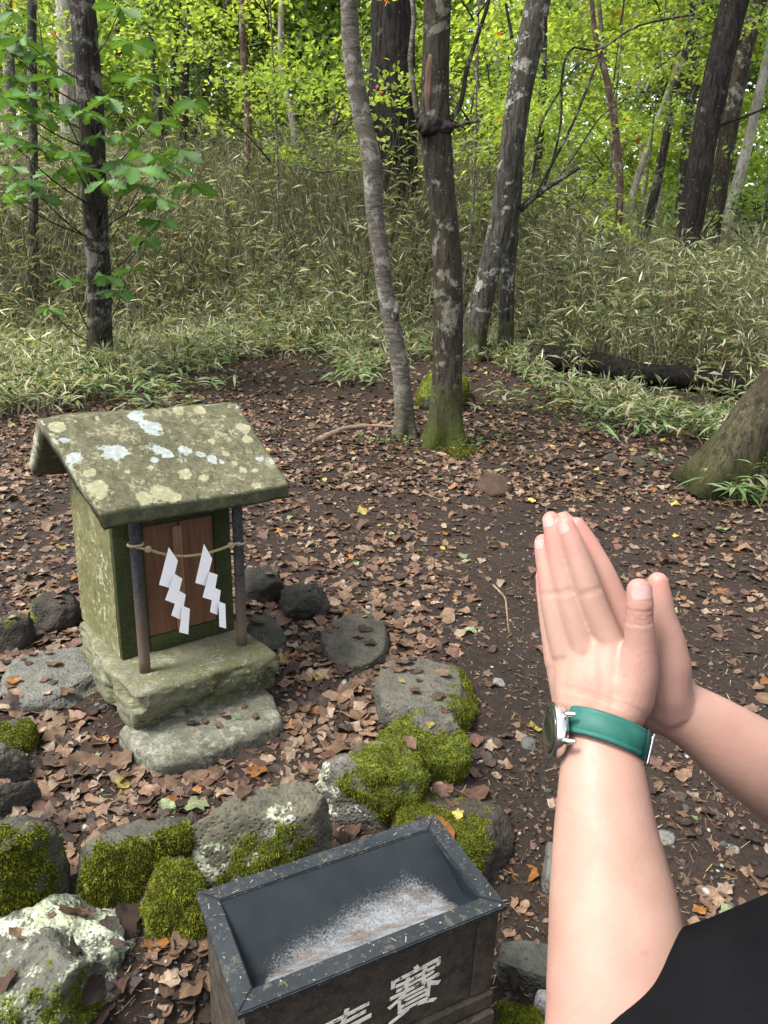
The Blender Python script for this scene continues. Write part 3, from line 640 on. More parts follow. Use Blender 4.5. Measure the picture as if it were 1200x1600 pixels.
# ------------------------------------------------------------------ fallen leaves, gravel
sol_bvh = BVHTree.FromPolygons([tuple(v) for v in np.concatenate(solids.V)], solids.F)
slabV, slabF = box(-.05, .42, -.23, .39, -.13, 0, ST); slab_bvh = BVHTree.FromPolygons([tuple(v) for v in slabV], slabF)
def surf(x, y):
    z = float(gh(x, y)); n = Vector((0, 0, 1)); kind = 'g'
    h = sol_bvh.ray_cast(Vector((x, y, 1.0)), Vector((0, 0, -1)))
    if h[0] and h[0].z > z: z = h[0].z; n = h[1]; kind = 'r'
    l = SM.T @ (np.array([x, y, .2]) - SO)
    if -.1 < l[0] < .46 and -.25 < l[1] < .43: kind = 's'
    l = BM.T @ (np.array([x, y, .3]) - BO)
    if -.01 < l[0] < BW + .01 and -.01 < l[1] < BD + .01: kind = 's'
    return z, n, kind
PAL = {'tan': (.21, .130, .080), 'reddish brown': (.145, .078, .052), 'pale': (.29, .215, .15), 'dark brown': (.05, .031, .023), 'orange': (.32, .13, .030), 'yellow': (.42, .34, .08), 'pale green': (.24, .30, .15)}
PW = {'tan': .33, 'reddish brown': .26, 'pale': .12, 'dark brown': .22, 'orange': .018, 'yellow': .009, 'pale green': .009}
def leaf_shape(kind, seed, rings=2):
    rs = np.random.default_rng(seed); n = 22 if rings == 2 else 15
    a = np.linspace(0, 2 * math.pi, n, endpoint=False)
    if kind == 0: r = .42 + .10 * np.cos(a) + .09 * np.cos(5 * a) + .03 * rs.normal(size=n)         # lobed
    elif kind == 1: r = .33 + .17 * np.abs(np.cos(a)) ** 1.5 + .03 * np.cos(9 * a) + .02 * rs.normal(size=n)   # oval
    else: r = .36 + .15 * np.cos(a) + .07 * np.cos(3 * a) + .05 * rs.normal(size=n)
    V = [(0, 0, 0)]; F = []
    for k in range(rings):
        f = (k + 1) / rings
        for i in range(n): V.append((r[i] * f * math.cos(a[i]), r[i] * f * math.sin(a[i]) * .85, 0))
    F = [(0, 1 + i, 1 + (i + 1) % n) for i in range(n)]
    for k in range(rings - 1):
        for i in range(n):
            p, q = 1 + k * n + i, 1 + k * n + (i + 1) % n; F += [(p, p + n, q + n), (p, q + n, q)]
    V = np.array(V, float); x, y = V[:, 0], V[:, 1]
    V[:, 2] = rs.uniform(-.5, .8) * x * x + rs.uniform(-.2, 1.2) * y * y + rs.uniform(.03, .09) * np.sin(7 * x + rs.uniform(0, 6)) * np.cos(6 * y + rs.uniform(0, 6)) + .04 * np.sin(5 * np.arctan2(y, x) + 1) * np.hypot(x, y) * 2
    V[:, 2] -= V[:, 2].min() * .7
    return V, np.array(F)
def leaf_pos(n, xr, yr, dens):
    out = []
    while len(out) < n:
        y = random.uniform(*yr); x = random.uniform(-.58 * y - .25, .58 * y + .25)
        if random.random() < dens(x, y): out.append((x, y))
    return out
pos_bare = [(.25, 1.9), (.55, 3.0), (.6, 4.0)]
def dens(x, y):
    d = .55 + .55 * float(vn(np.array([x, y, 0.]), 1.3, 60, 2))
    l = (x - .42 - .12 * (y - 1.6)) ; d *= 1 - .85 * math.exp(-(l / .22) ** 2) * (1 if y < 4.2 else .3)
    if x < .2 and 1.0 < y < 3.4: d += .9
    if x > .4 and y < 3: d *= .50
    if y < .9 and x < .3: d *= .25
    return min(1, max(.04, d)) * (1 if y > 2.2 else .9)
lib = {}
for cn, cc in PAL.items():
    for k in range(6):
        V, F = leaf_shape(k % 3, 10 + k + len(lib), 2); rr = np.hypot(V[:, 0], V[:, 1])
        vein = (np.abs(V[:, 1]) < .03).astype(float) * .25
        t = np.array(cc) * (1 + .35 * vn(V, 7, k, 2)[:, None]) * (1 + vein[:, None]); lib[(cn, k)] = (V, F, t, mesh('fallen_leaf', V, F, M['litter'], {'tint': np.clip(t, .01, 1)}))
names, wts = list(PW), list(PW.values())
cand = []
for (x, y) in leaf_pos(11500, None, (.72, 6.8), dens):
    z, n, kd = surf(x, y)
    if kd == 's' or (kd == 'r' and (n.z < .82 or random.random() < .86)): continue
    cn = random.choices(names, wts)[0]; s = random.uniform(.018, .066) * (1.15 if (x < .2 and y < 3) else 1); s *= 1 + (.5 if random.random() < .05 else 0)
    cand.append((x, y, z, n, kd, cn, s))
# leaves seen lying on particular stones
special = [(562, 997, 'tan', .05, 'single tan leaf lying on the smooth dark grey flat stone'), (620, 1048, 'tan', .055, 'tan leaf on the back of the broad flat topped stone'), (652, 1082, 'reddish brown', .05, 'reddish star shaped leaf in the middle of the broad flat topped stone'),
    (695, 1112, 'reddish brown', .028, 'small rusty leaf at the front of the broad flat topped stone'), (670, 1133, 'yellow', .03, 'small yellow leaf in front of the broad flat topped stone'), (628, 1066, 'yellow', .028, 'crumpled yellow green leaf left of the reddish star shaped leaf'), (380, 1240, 'reddish brown', .05, 'dark curled leaf on top of the rounded grey boulder'),
    (100, 1082, 'tan', .055, 'flat tan leaf at the front edge of the pale slab'), (85, 1040, 'tan', .06, 'largest leaf of the heap on the pale slab'), (72, 1022, 'pale', .05, 'pale leaf at the back of the pale slab'), (70, 1064, 'tan', .035, 'small rusty leaf in front of the heap on the pale slab'),
    (342, 1136, 'tan', .045, 'tan leaf in the middle of the step stone'), (320, 1128, 'reddish brown', .035, 'dark leaf at the back of the step stone'), (400, 1122, 'reddish brown', .034, 'round rusty leaf near the right end of the step stone'), (372, 1122, 'pale green', .03, 'small pale green leaf on the step stone'),
    (800, 1518, 'dark brown', .05, 'brown leaf lying on the flat grey green stone'), (1044, 1270, 'pale green', .035, 'light green oval leaf on the soil right of the left forearm'), (815, 1368, 'orange', .075, 'large rusty curled leaf right of the offering box'), (1090, 1395, 'tan', .085, 'largest brown leaf, torn, on the soil above the black sleeve'),
    (1140, 1333, 'pale', .03, 'crumpled pale leaf on the soil under the right forearm'), (850, 1315, 'yellow', .025, 'small yellow leaf left of the left forearm'), (835, 1140, 'yellow', .045, 'yellow leaf just left of the watch'), (245, 1370 - 165, 'pale', .04, 'pale leaf in front of the left end of the step stone'), (382, 1215, 'pale green', .035, 'grey green leaf behind the rounded grey boulder')]
def hit(px, py):
    r = Vector(ray(px, py)).normalized(); g = on_ground(px, py); dg_ = (Vector(g) - Vector(ORG)).length; h = sol_bvh.ray_cast(Vector(ORG), r)
    if h[0] and h[3] < dg_ + .02: return h[0], h[1]
    return Vector(g), Vector((0, 0, 1))
def place_leaf(co, n, cn, s, label, group):
    me = lib[(cn, random.randrange(6))][3]; o = bpy.data.objects.new('fallen_leaf', me); C.objects.link(o)
    if n.z < 0: n = -n
    q = n.to_track_quat('Z', 'Y').to_matrix().to_4x4()
    o.matrix_world = Matrix.Translation(Vector(co) + n * .003) @ q @ Matrix.Rotation(random.uniform(0, 6.28), 4, 'Z') @ Matrix.Rotation(random.uniform(-.4, .4), 4, 'X') @ Matrix.Rotation(random.uniform(-.3, .3), 4, 'Y') @ Matrix.Scale(s, 4)
    tag(o, label, 'leaf', group); return o
for px, py, cn, s, lab in special:
    co, n = hit(px, py); place_leaf(co, n, cn, s, lab, 'fallen leaves')
def px_of(x, y, z):
    v = np.array([x, y, z]) - ORG; d = v @ fwd; return 600 + FPX * (v @ rt) / d, 800 - FPX * (v @ up) / d, d
scored = []
for c in cand:
    a, b_, d = px_of(*c[:3])
    scored.append((c[6] / d if (-20 < a < 1220 and b_ < 1620) else 0, a, b_, c))
scored.sort(key=lambda q: -q[0])
LM = [(60, 1060, 'the pale slab'), (30, 1200, 'the stones at the left edge'), (60, 1380, 'the thick mossed boulder at the left edge'), (320, 1140, 'the step stone'), (120, 1200, 'the heap of leaves left of the step stone'), (230, 1320, 'the hanging moss stone'), (400, 1290, 'the rounded grey boulder'),
      (570, 1215, 'the white patched mossy stone'), (660, 1160, 'the bright mossy stone'), (655, 1070, 'the broad flat topped stone'), (550, 1000, 'the dark flat stone'), (475, 935, 'the round black stone'), (440, 1050, 'the right end of the shrine base'), (700, 1280, 'the large dark boulder'), (150, 1500, 'the white lichen boulder'),
      (300, 1530, 'the left end of the offering box'), (790, 1420, 'the right end of the offering box'), (820, 1510, 'the flat grey green stone'), (850, 1350, 'the stone behind the forearm'), (845, 1180, 'the watch'), (850, 1000, 'the praying fingers'), (1050, 1300, 'the left forearm'), (1090, 1400, 'the big torn leaf'), (1140, 1340, 'the crumpled pale leaf'),
      (1100, 1000, 'the far hand'), (1150, 1230, 'the right forearm'), (790, 950, 'the crooked twig'), (60, 950, 'the stones behind the shrine'), (250, 720, 'the shrine roof'), (500, 780, 'the right eave of the shrine'), (760, 760, 'the reddish wedge of stone'), (960, 830, 'the hand tips'), (1150, 880, 'the right edge above the hand')]
ORD = ['nearest', 'second nearest', 'third nearest', 'fourth nearest', 'fifth nearest', 'sixth nearest', 'seventh nearest', 'eighth nearest', 'ninth nearest', 'tenth nearest', 'eleventh nearest', 'twelfth nearest', 'thirteenth nearest', 'fourteenth nearest', 'fifteenth nearest', 'sixteenth nearest', 'seventeenth nearest', 'eighteenth nearest', 'nineteenth nearest', 'twentieth nearest']
bucket = {}
for q in scored[:270]:
    a, b_ = q[1], q[2]; k = min(LM, key=lambda l: (l[0] - a) ** 2 + (l[1] - b_) ** 2); dx, dy = a - k[0], b_ - k[1]
    dr = ('right of' if dx > 0 else 'left of') if abs(dx) > abs(dy) else ('below' if dy > 0 else 'above')
    bucket.setdefault((q[3][5], dr, k[2]), []).append((dx * dx + dy * dy, q[3]))
for (cn, dr, lm), lst in bucket.items():
    lst.sort(key=lambda t: t[0])
    for r_, (_, c) in enumerate(lst):
        place_leaf((c[0], c[1], c[2]), c[3], c[5], c[6], (f'{cn} leaf {ORD[min(r_, 19)]} {dr} {lm}' if len(lst) > 1 else f'{cn} fallen leaf {dr} {lm}'), 'fallen leaves')
Vs, Fs, Ts, nn = [], [], [], 0
coarse = [leaf_shape(k % 3, 40 + k, 1) for k in range(9)]
def bulk(lst, jitter=.32):
    global nn
    for (x, y, z, n, kd, cn, s) in lst:
        V, F = coarse[random.randrange(9)]; a = random.uniform(0, 6.28); ca, sa = math.cos(a), math.sin(a)
        ti, tj = random.uniform(-jitter, jitter), random.uniform(-jitter, jitter)
        x2 = V[:, 0] * ca - V[:, 1] * sa; y2 = V[:, 0] * sa + V[:, 1] * ca; z2 = V[:, 2] + x2 * ti + y2 * tj
        z2 = z2 - z2.min() * .6
        Vs.append(np.stack([x + s * x2, y + s * y2, z + .001 + s * z2], 1)); Fs.append(F + nn); nn += len(V)
        t = np.array(PAL[cn]) * random.uniform(.6, 1.2); Ts.append(np.broadcast_to(t, (len(V), 3)) * (1 + .3 * np.sin(V[:, :1] * 9)))
bulk([q[3] for q in scored[270:]])
# farther litter, and small fragments
far = []
for _ in range(9000):
    y = 4.5 + 5 * random.random() ** 1.3; x = random.uniform(-.6 * y, .6 * y)
    far.append((x, y, float(gh(x, y)), None, 'g', random.choices(names, wts)[0], random.uniform(.03, .07)))
for _ in range(8500):
    y = .7 + 4.5 * random.random() ** 1.2; x = random.uniform(-.58 * y - .2, .58 * y + .2)
    far.append((x, y, float(gh(x, y)), None, 'g', random.choices(['dark brown', 'reddish brown', 'tan'], [5, 3, 1])[0], random.uniform(.008, .024)))
gz = gh(np.array([f[0] for f in far]), np.array([f[1] for f in far]))
far = [(f[0], f[1], float(z)) + f[3:] for f, z in zip(far, gz)]
bulk(far, .4)
lit = obj('leaf_litter', np.concatenate(Vs), np.concatenate(Fs), M['litter'], None, {'tint': np.clip(np.concatenate(Ts), .01, 1)}, origin=(0, 0, 0)); tag(lit, 'brown leaf litter strewn over the forest floor', 'leaf litter', kind='stuff')
# gravel and crumbs of soil
def gravel():
    V0, F0 = ico(1); n = 12000; y = .65 + 5.5 * rng.random(n) ** 1.5; x = rng.uniform(-.6, .6, n) * y + rng.normal(size=n) * .05
    s = rng.uniform(.0025, .008, n) * (1 + (rng.random(n) < .04) * 1.2); z = gh(x, y)
    J = 1 + .35 * rng.normal(size=(n, len(V0), 1)) * .6
    sc3 = rng.uniform(.6, 1.2, (n, 1, 3)) * np.array([1, 1, .6])
    V = V0[None] * J * s[:, None, None] * sc3 + np.stack([x, y, z + s * .2], 1)[:, None]
    F = (F0[None] + (np.arange(n) * len(V0))[:, None, None]).reshape(-1, 3)
    pal = np.array([(.025, .018, .014), (.045, .03, .02), (.06, .055, .05), (.10, .10, .10), (.28, .29, .28)]); c = pal[rng.choice(5, n, p=[.36, .32, .16, .12, .04])]
    o = obj('gravel', V.reshape(-1, 3), F, M['gravel'], None, {'tint': np.repeat(c, len(V0), 0)}, smooth=False, origin=(0, 0, 0)); tag(o, 'dark grit and small gravel scattered on the soil', 'gravel', kind='stuff')
gravel()
def needles():
    rs = np.random.default_rng(77); n = 9000; y = .7 + 4.5 * rs.random(n) ** 1.3; x = rs.uniform(-.6, .6, n) * y; z = gh(x, y) + rs.uniform(.001, .012, n); a = rs.uniform(0, 6.28, n); L = rs.uniform(.008, .032, n); w_ = rs.uniform(.0004, .0010, n)
    d = np.stack([np.cos(a), np.sin(a), rs.normal(size=n) * .2], 1) * L[:, None]; s_ = np.stack([-np.sin(a), np.cos(a), 0 * a], 1) * w_[:, None]; p = np.stack([x, y, z], 1); up_ = np.array([0, 0, .0006])
    V = np.stack([p - d / 2 - s_, p - d / 2 + s_, p + d / 2 + s_, p + d / 2 - s_], 1).reshape(-1, 3); pal = np.array([(.30, .22, .12), (.20, .11, .06), (.09, .05, .03), (.42, .36, .22)])
    o = obj('conifer_needles', V, np.arange(4 * n).reshape(-1, 4), M['gravel'], None, {'tint': np.repeat(pal[rs.choice(4, n, p=[.3, .35, .25, .1])], 4, 0)}, smooth=False, origin=(0, 0, 0)); tag(o, 'dry needles and plant bits strewn over the soil', 'needles', kind='stuff')
needles()
def rim_bits():
    rs = np.random.default_rng(9); V = []; T = []; pal = np.array([(.20, .16, .09), (.14, .085, .05), (.27, .24, .15), (.10, .12, .04)])
    for _ in range(46):
        s_ = rs.integers(4); u = rs.random(); v = rs.uniform(.004, rw - .004)
        x, y = [(u * BW, v), (u * BW, BD - v), (v, u * BD), (BW - v, u * BD)][s_]; a = rs.uniform(0, 6.28); L = rs.uniform(.004, .013); w_ = rs.uniform(.0004, .0011)
        d = np.array([math.cos(a), math.sin(a), 0]) * L / 2; e = np.array([-math.sin(a), math.cos(a), 0]) * w_; c = np.array([x, y, .0012]); up_ = np.array([0, 0, .0008])
        V += [c - d - e, c - d + e, c + d + e + up_, c + d - e + up_]; T += [pal[rs.integers(4)]] * 4
    o = obj('conifer_needles', BT(np.array(V)), np.arange(len(V)).reshape(-1, 4), M['gravel'], None, {'tint': np.array(T)}, smooth=False); tag(o, 'dry needles and crumbs lying on the rim of the offering box', 'needles', kind='stuff')
rim_bits()
M['twig'] = m_simple('twig_bark', (.06, .04, .03), (.24, .17, .12), 60, .85, .2)
M['darkwood'] = m_simple('rotten_wood', (.004, .0038, .0035), (.016, .0145, .012), 25, .95, .05, 0, (1, 1, 1), .8, .01)
def stick(pxs, r, name, label, cat, m, up_=.5, **kw):
    P = np.array([on_ground(*q) for q in pxs]); P[:, 2] += r * up_; P = smoothpath(P, 26); rr = r * (1 - .6 * np.linspace(0, 1, 26))
    V, F = tube(P, rr, 7, noise=.35, nscale=30, seed=int(pxs[0][0])); o = obj(name, V, F, m); return tag(o, label, cat)
stick([(770, 915), (790, 935), (793, 970), (795, 990)], .006, 'twig', 'short crooked pale twig on the bare trail left of the praying hands', 'twig', M['twig'])
stick([(812, 1235), (840, 1258), (868, 1278)], .006, 'twig', 'broken brown twig just left of the watch wrist', 'twig', M['twig'])
stick([(500, 690), (540, 672), (590, 668), (628, 672)], .03, 'tree_root', 'pale surface root running left from the slender grey trunk', 'root', M['twig'])
stick([(640, 755), (670, 775), (690, 782), (712, 778)], .006, 'tree_root', 'thin bowed root lying on the ground in front of the trunks', 'root', M['twig'])
stick([(965, 707), (930, 716), (880, 724), (835, 728)], .014, 'dead_branch', 'dark straight branch lying on the ground at the far side of the trail', 'branch', M['darkwood'])
stick([(-10, 742), (20, 748), (50, 750)], .014, 'dead_branch', 'pale branch end on the ground at the left edge behind the shrine roof', 'branch', M['twig'])
stick([(252, 1555), (268, 1572), (275, 1600)], .004, 'twig', 'pale bent twig on the dark ground left of the offering box', 'twig', M['twig'])
stick([(855, 850), (845, 880), (830, 905)], .007, 'twig', 'dark twig behind the fingertips', 'twig', M['darkwood'])

# ------------------------------------------------------------------ trees
M['bark_dark'] = m_bark('dark_bark', (.012, .010, .009), (.05, .043, .035), (.19, .182, .16), 5, .52, .5)
M['bark_black'] = m_bark('black_bark', (.010, .009, .008), (.034, .029, .026), (.15, .145, .13), 6, .60)
M['bark_grey'] = m_bark('grey_bark', (.085, .075, .062), (.17, .155, .13), (.36, .35, .30), 6, .53, .35, True)
M['bark_patch'] = m_bark('patched_bark', (.018, .015, .011), (.055, .047, .033), (.20, .195, .15), 5.5, .54, .9)
M['bark_spot'] = m_bark('lichen_spotted_bark', (.026, .023, .019), (.075, .07, .058), (.36, .36, .32), 6.5, .55, .7)
M['bark_pale'] = m_bark('pale_bark', (.20, .18, .155), (.34, .31, .28), (.42, .40, .37), 4, .5)
M['bark_moss'] = m_bark('mossy_bark', (.028, .023, .015), (.07, .06, .038), (.17, .18, .11), 11, .60, .45)
M['bark_red'] = m_bark('reddish_bark', (.06, .035, .028), (.15, .095, .08), (.24, .21, .19), 8, .55)
def leafquads(cen, nor, L, wd, tint, rs):
    """kite shaped leaves, slightly folded"""
    n = len(cen); d = rs.normal(size=(n, 3)); d -= nor * (d * nor).sum(1, keepdims=True); d /= np.linalg.norm(d, axis=1, keepdims=True) + 1e-9
    s = np.cross(nor, d); L = np.broadcast_to(L, (n,))[:, None]; W_ = L * wd
    A = cen - d * L * .5; B = cen + s * W_ * .5 + nor * W_ * .12; T_ = cen + d * L * .5 - nor * L * .08; D_ = cen - s * W_ * .5 + nor * W_ * .12
    V = np.stack([A, B, T_, D_], 1).reshape(-1, 3); k = np.arange(n)[:, None] * 4
    F = np.concatenate([k + [0, 1, 2], k + [0, 2, 3]], 0)
    return V, F, np.repeat(tint, 4, 0)
LIME = np.array([[.29, .43, .08], [.37, .49, .11], [.22, .36, .07], [.42, .50, .14]])
GREEN = np.array([[.15, .25, .065], [.20, .31, .08], [.12, .20, .055], [.26, .36, .09]])
DEEP = np.array([[.035, .07, .03], [.05, .095, .04], [.07, .12, .05]])
def crown(parent, disks, per, L, pal, rs, wd=.6, tilt=.55, red=0., name='crown', thick=.12):
    cen, nor, tn, Ls = [], [], [], []
    for (c, r) in disks:
        n = int(per * r * r); a = rs.uniform(0, 2 * math.pi, n); q = np.sqrt(rs.random(n)) * r; lobes = 1 + .35 * np.sin(a * 3 + rs.uniform(0, 6)) + .2 * np.sin(a * 7 + rs.uniform(0, 6))
        nd = rs.normal(size=3) * .25 + [0, 0, 1]; nd /= np.linalg.norm(nd)
        P = np.stack([np.cos(a) * q * lobes, np.sin(a) * q * lobes, rs.normal(size=n) * thick * r], 1); P[:, 2] -= .22 * (q ** 2) / r + (P[:, 0] * nd[0] + P[:, 1] * nd[1])
        m_ = vn(P + np.array(c), 2.6, 5, 2) > -.28; P = P[m_]; n = len(P)
        N = nd + rs.normal(size=(n, 3)) * tilt; N /= np.linalg.norm(N, axis=1, keepdims=True)
        base = pal[rs.integers(len(pal))] * .6 + pal[rs.integers(len(pal), size=n)] * .4
        t = base * rs.uniform(.75, 1.25, (n, 1)); 
        if red: t[rs.random(n) < red] = (.5, .09, .03)
        cen.append(P + np.array(c)); nor.append(N); tn.append(t); Ls.append(L * rs.uniform(.6, 1.25, n))
    V, F, T = leafquads(np.concatenate(cen), np.concatenate(nor), np.concatenate(Ls), wd, np.concatenate(tn), rs)
    return obj(name, V, F, M['foliage'], parent, {'tint': T}, smooth=False)
def tree(name, pts, Y, mat, label, group=None, top=7.5, noise=.08, seg=18, extra=None, crown_=True, seed=0, base=None, flare=0., branches=True, pal=GREEN):
    P = []
    for (px, py, w_) in pts:
        q = on_y(px, py, Y); d = (q - ORG) @ fwd; P.append((*q, w_ / 2 / FPX * d))
    if P[0][2] < P[-1][2]: pass
    else: P = P[::-1]        # base first
    P = np.array(P); gz_ = float(gh(P[0][0], P[0][1]))
    rb = P[0][3]
    if P[0][2] > gz_ + .02:
        k = P[0].copy(); sl_ = (P[0] - P[1]) / max(1e-3, (P[1][2] - P[0][2])); k = P[0] + sl_ * (P[0][2] - gz_ + .05); k[2] = gz_ - .05; k[3] = rb * 1.05; k[0] = P[0][0] + np.clip(k[0] - P[0][0], -.8, .8); P = np.vstack([k, P])
    else: P = np.vstack([P[0] + np.array([0, 0, -.12, rb * .1]), P])
    s_ = P[-1] - P[-2]; s_ = s_ / s_[2]; dz = top - P[-1][2]
    if dz > .3: P = np.vstack([P, P[-1] + np.array([s_[0] * dz * .5, 0, dz * .5, -P[-1][3] * .25]), P[-1] + np.array([s_[0] * dz * .8, .1, dz, -P[-1][3] * .6])])
    n = max(24, int((P[-1][2] - P[0][2]) / (P[0][3] * .8))); n = min(n, 110); Q = smoothpath(P, n)
    rad = Q[:, 3] * (1 + flare * np.exp(-np.maximum(Q[:, 2] - gz_, 0) / .12))
    t = thing(name, (P[0][0], P[0][1], gz_), label, 'tree', group)
    hv_ = mat in ('bark_dark', 'bark_black') and seg > 18; V, F = tube(Q[:, :3], rad, seg * 3 if hv_ else seg, noise=noise, nscale=1 / max(.05, rb * 1.6), seed=seed, ridge=.09 if hv_ else 0); seg = seg * 3 if hv_ else seg
    if flare: 
        a = np.arctan2(V[:, 1] - P[0][1], V[:, 0] - P[0][0]); e = np.exp(-np.maximum(V[:, 2] - gz_, 0) / .15)[:, None]
        cen = np.repeat(Q[:, :3], seg, 0); V = V + (V - cen) * e * (.35 * np.cos(a * 4 + seed))[:, None]
    obj('trunk', V, F, M[mat], t)
    if crown_:
        rs = np.random.default_rng(seed + 500); tp = Q[-1, :3]
        dk = [(tp + rs.normal(size=3) * [1.0, 1.0, .7] + [0, 0, -.2], rs.uniform(.5, .9)) for _ in range(5)]
        for c, r in dk[:4]:
            a = Q[int(n * .86), :3]; Vb, Fb = tube(smoothpath([a, (a + c) / 2 + [0, 0, .2], c], 8), np.linspace(Q[int(n * .86), 3] * .5, .008, 8), 5); obj('branch', Vb, Fb, M[mat], t)
        crown(t, dk, 260, .12, pal, rs)
    return t, Q
def branch(t, pts, Y, mat, w0, w1, name='branch', yend=None, n=22):
    P = np.array([on_y(px, py, Y + ((yend or 0) * i / (len(pts) - 1))) for i, (px, py) in enumerate(pts)]); d = (P[0] - ORG) @ fwd; P = smoothpath(P, n)
    V, F = tube(P, np.linspace(w0, w1, n) / 2 / FPX * d, 7, noise=.12, nscale=20); return obj(name, V, F, M[mat], t), P
def gy(px, py): return on_ground(px, py)[1]
Y1, Y2, Y3 = gy(155, 575), gy(634, 682), gy(693, 692)
t1, _ = tree('oak_tree', [(128, 0, 37), (141, 150, 37), (149, 330, 35), (155, 450, 34), (156, 578, 38)], Y1, 'bark_dark', 'dark trunked oak with big lobed leaves left of the clearing', seed=1, top=6, seg=22, flare=.1)
t2, _ = tree('slender_tree', [(545, 0, 27), (549, 90, 28), (562, 170, 30), (582, 250, 30), (584, 330, 28), (597, 410, 26), (603, 470, 25), (618, 530, 28), (630, 610, 28), (633, 682, 31)], Y2, 'bark_grey', 'slender curved grey trunk standing just left of the thick dark middle trunk', seed=2, seg=22, noise=.06, flare=.12)
t3, _ = tree('middle_tree', [(684, 0, 42), (681, 90, 42), (678, 170, 44), (678, 200, 56), (684, 235, 46), (687, 290, 44), (698, 380, 46), (701, 480, 46), (700, 560, 46), (697, 630, 50), (693, 692, 60)], Y3, 'bark_patch', 'thick dark trunk in the middle with a burl and mossy foot', seed=3, seg=28, noise=.07, flare=.18)
# scar of bare wood above the burl, moss apron at the foot
n = NT('bare_wood'); k = n.noise(30, 5, .6, n.scl((1, 1, .1))); M['barewood'] = n.fin(n.ramp(k, (.3, (.05, .03, .022)), (.55, (.11, .065, .045)), (.72, (.19, .12, .055))), .8, n.bump(k, .6, .01), .2)
sp_ = [on_y(px, py, Y3 - .070) for px, py in ((673, 85), (670, 130), (669, 175))]; V, F = tube(smoothpath(sp_, 14), (.034 * np.sin(np.linspace(.25, 2.95, 14)) ** .5), 14, flat=(.62, .9), noise=.35, nscale=25); obj('bare_wood_scar', V, F, M['barewood'], t3)
Vi, Fi = ico(4)
for (px, py, r_, dd) in ((672, 196, .085, -.07), (662, 186, .05, -.05), (694, 200, .06, -.06)):
    c = on_y(px, py, Y3 + dd); V = c + Vi * [r_, r_ * .8, r_ * .75]; V = V + Vi * (r_ * .35 * vn(V, 22, 3, 3))[:, None]; obj('burl', V, Fi, M['bark_black'], t3)
branch(t3, [(703, 190), (722, 160), (728, 110), (745, 60), (762, 10), (770, -30)], Y3, 'bark_dark', 9, 5)
branch(t3, [(652, 182), (648, 150), (640, 90), (648, 30), (640, -30)], Y3 + .05, 'bark_grey', 9, 7)
branch(t3, [(700, 200), (725, 193), (748, 188)], Y3, 'bark_dark', 8, 5)
branch(t2, [(556, 268), (530, 265), (500, 270), (470, 262)], Y2, 'bark_dark', 3, 2)
branch(t2, [(616, 500), (620, 485), (622, 470)], Y2 - .1, 'bark_dark', 14, 8, 'snapped_branch_stub')
Y4 = Y3 + 5.2
t4, _ = tree('big_tree', [(614, -10, 62), (614, 80, 66), (612, 180, 72), (613, 260, 74), (614, 330, 78)], Y4, 'bark_black', 'massive black ridged trunk behind the two middle trunks', seed=4, seg=40, noise=.13, top=8)
Y5 = gy(738, 560)
t5, _ = tree('leaning_tree', [(842, -5, 40), (830, 60, 41), (816, 120, 40), (803, 200, 38), (795, 270, 36), (786, 330, 36), (773, 390, 36), (757, 450, 37), (740, 520, 40), (733, 560, 46)], Y5, 'bark_spot', 'grey lichen spotted trunk leaning right, right of the middle trunks', seed=5, seg=24, noise=.06, flare=.1)
branch(t5, [(812, 328), (830, 312), (850, 296), (875, 280), (905, 262)], Y5, 'bark_dark', 11, 6)
for pts, a_, b_ in (([(835, 308), (855, 270), (885, 215), (905, 170), (928, 110), (940, 80)], 5, 4), ([(848, 298), (868, 240), (880, 180), (875, 120), (890, 60), (930, 90), (985, 40), (1085, 22)], 4, 3), ([(830, 300), (838, 240), (845, 190), (870, 150), (900, 100), (935, 86)], 4, 2.5), ([(870, 282), (900, 240), (925, 200), (940, 180), (985, 150)], 3, 2), ([(800, 60), (795, 30), (790, 5)], 6, 4)):
    branch(t5, pts, Y5, 'bark_dark', a_, b_)
t5b, _ = tree('slender_tree', [(812, 270, 11), (806, 320, 16), (799, 370, 22), (793, 430, 23), (790, 520, 25)], Y5 + .25, 'bark_spot', 'short pale stem with white lichen close behind the leaning spotted trunk', seed=6, top=2.6, crown_=False)
Y6, Y7 = Y5 + 1.4, Y5 + 2.6
t6, _ = tree('leaning_tree', [(1150, -5, 40), (1122, 110, 38), (1102, 210, 37), (1086, 310, 36), (1070, 400, 35), (1058, 470, 38), (1052, 510, 40)], Y6, 'bark_black', 'straight black trunk leaning right at the right side of the photo', seed=7, seg=24)
branch(t6, [(1108, 205), (1140, 190), (1175, 178), (1215, 160)], Y6, 'bark_black', 5, 3)
t7, _ = tree('leaning_tree', [(1188, -5, 22), (1163, 80, 27), (1147, 150, 28), (1131, 250, 27), (1115, 350, 24), (1106, 420, 24)], Y7, 'bark_patch', 'olive grey leaning trunk right behind the straight black one', seed=8)
# thick mossy trunk entering at the right edge
Y8 = gy(1130, 765)
t8, _ = tree('mossy_tree', [(1330, 480, 76), (1240, 590, 80), (1190, 650, 82), (1150, 700, 84), (1120, 755, 92)], Y8, 'bark_moss', 'thick mossy trunk leaning out of the right edge above the hands', seed=9, seg=40, noise=.24, flare=.12, top=5)
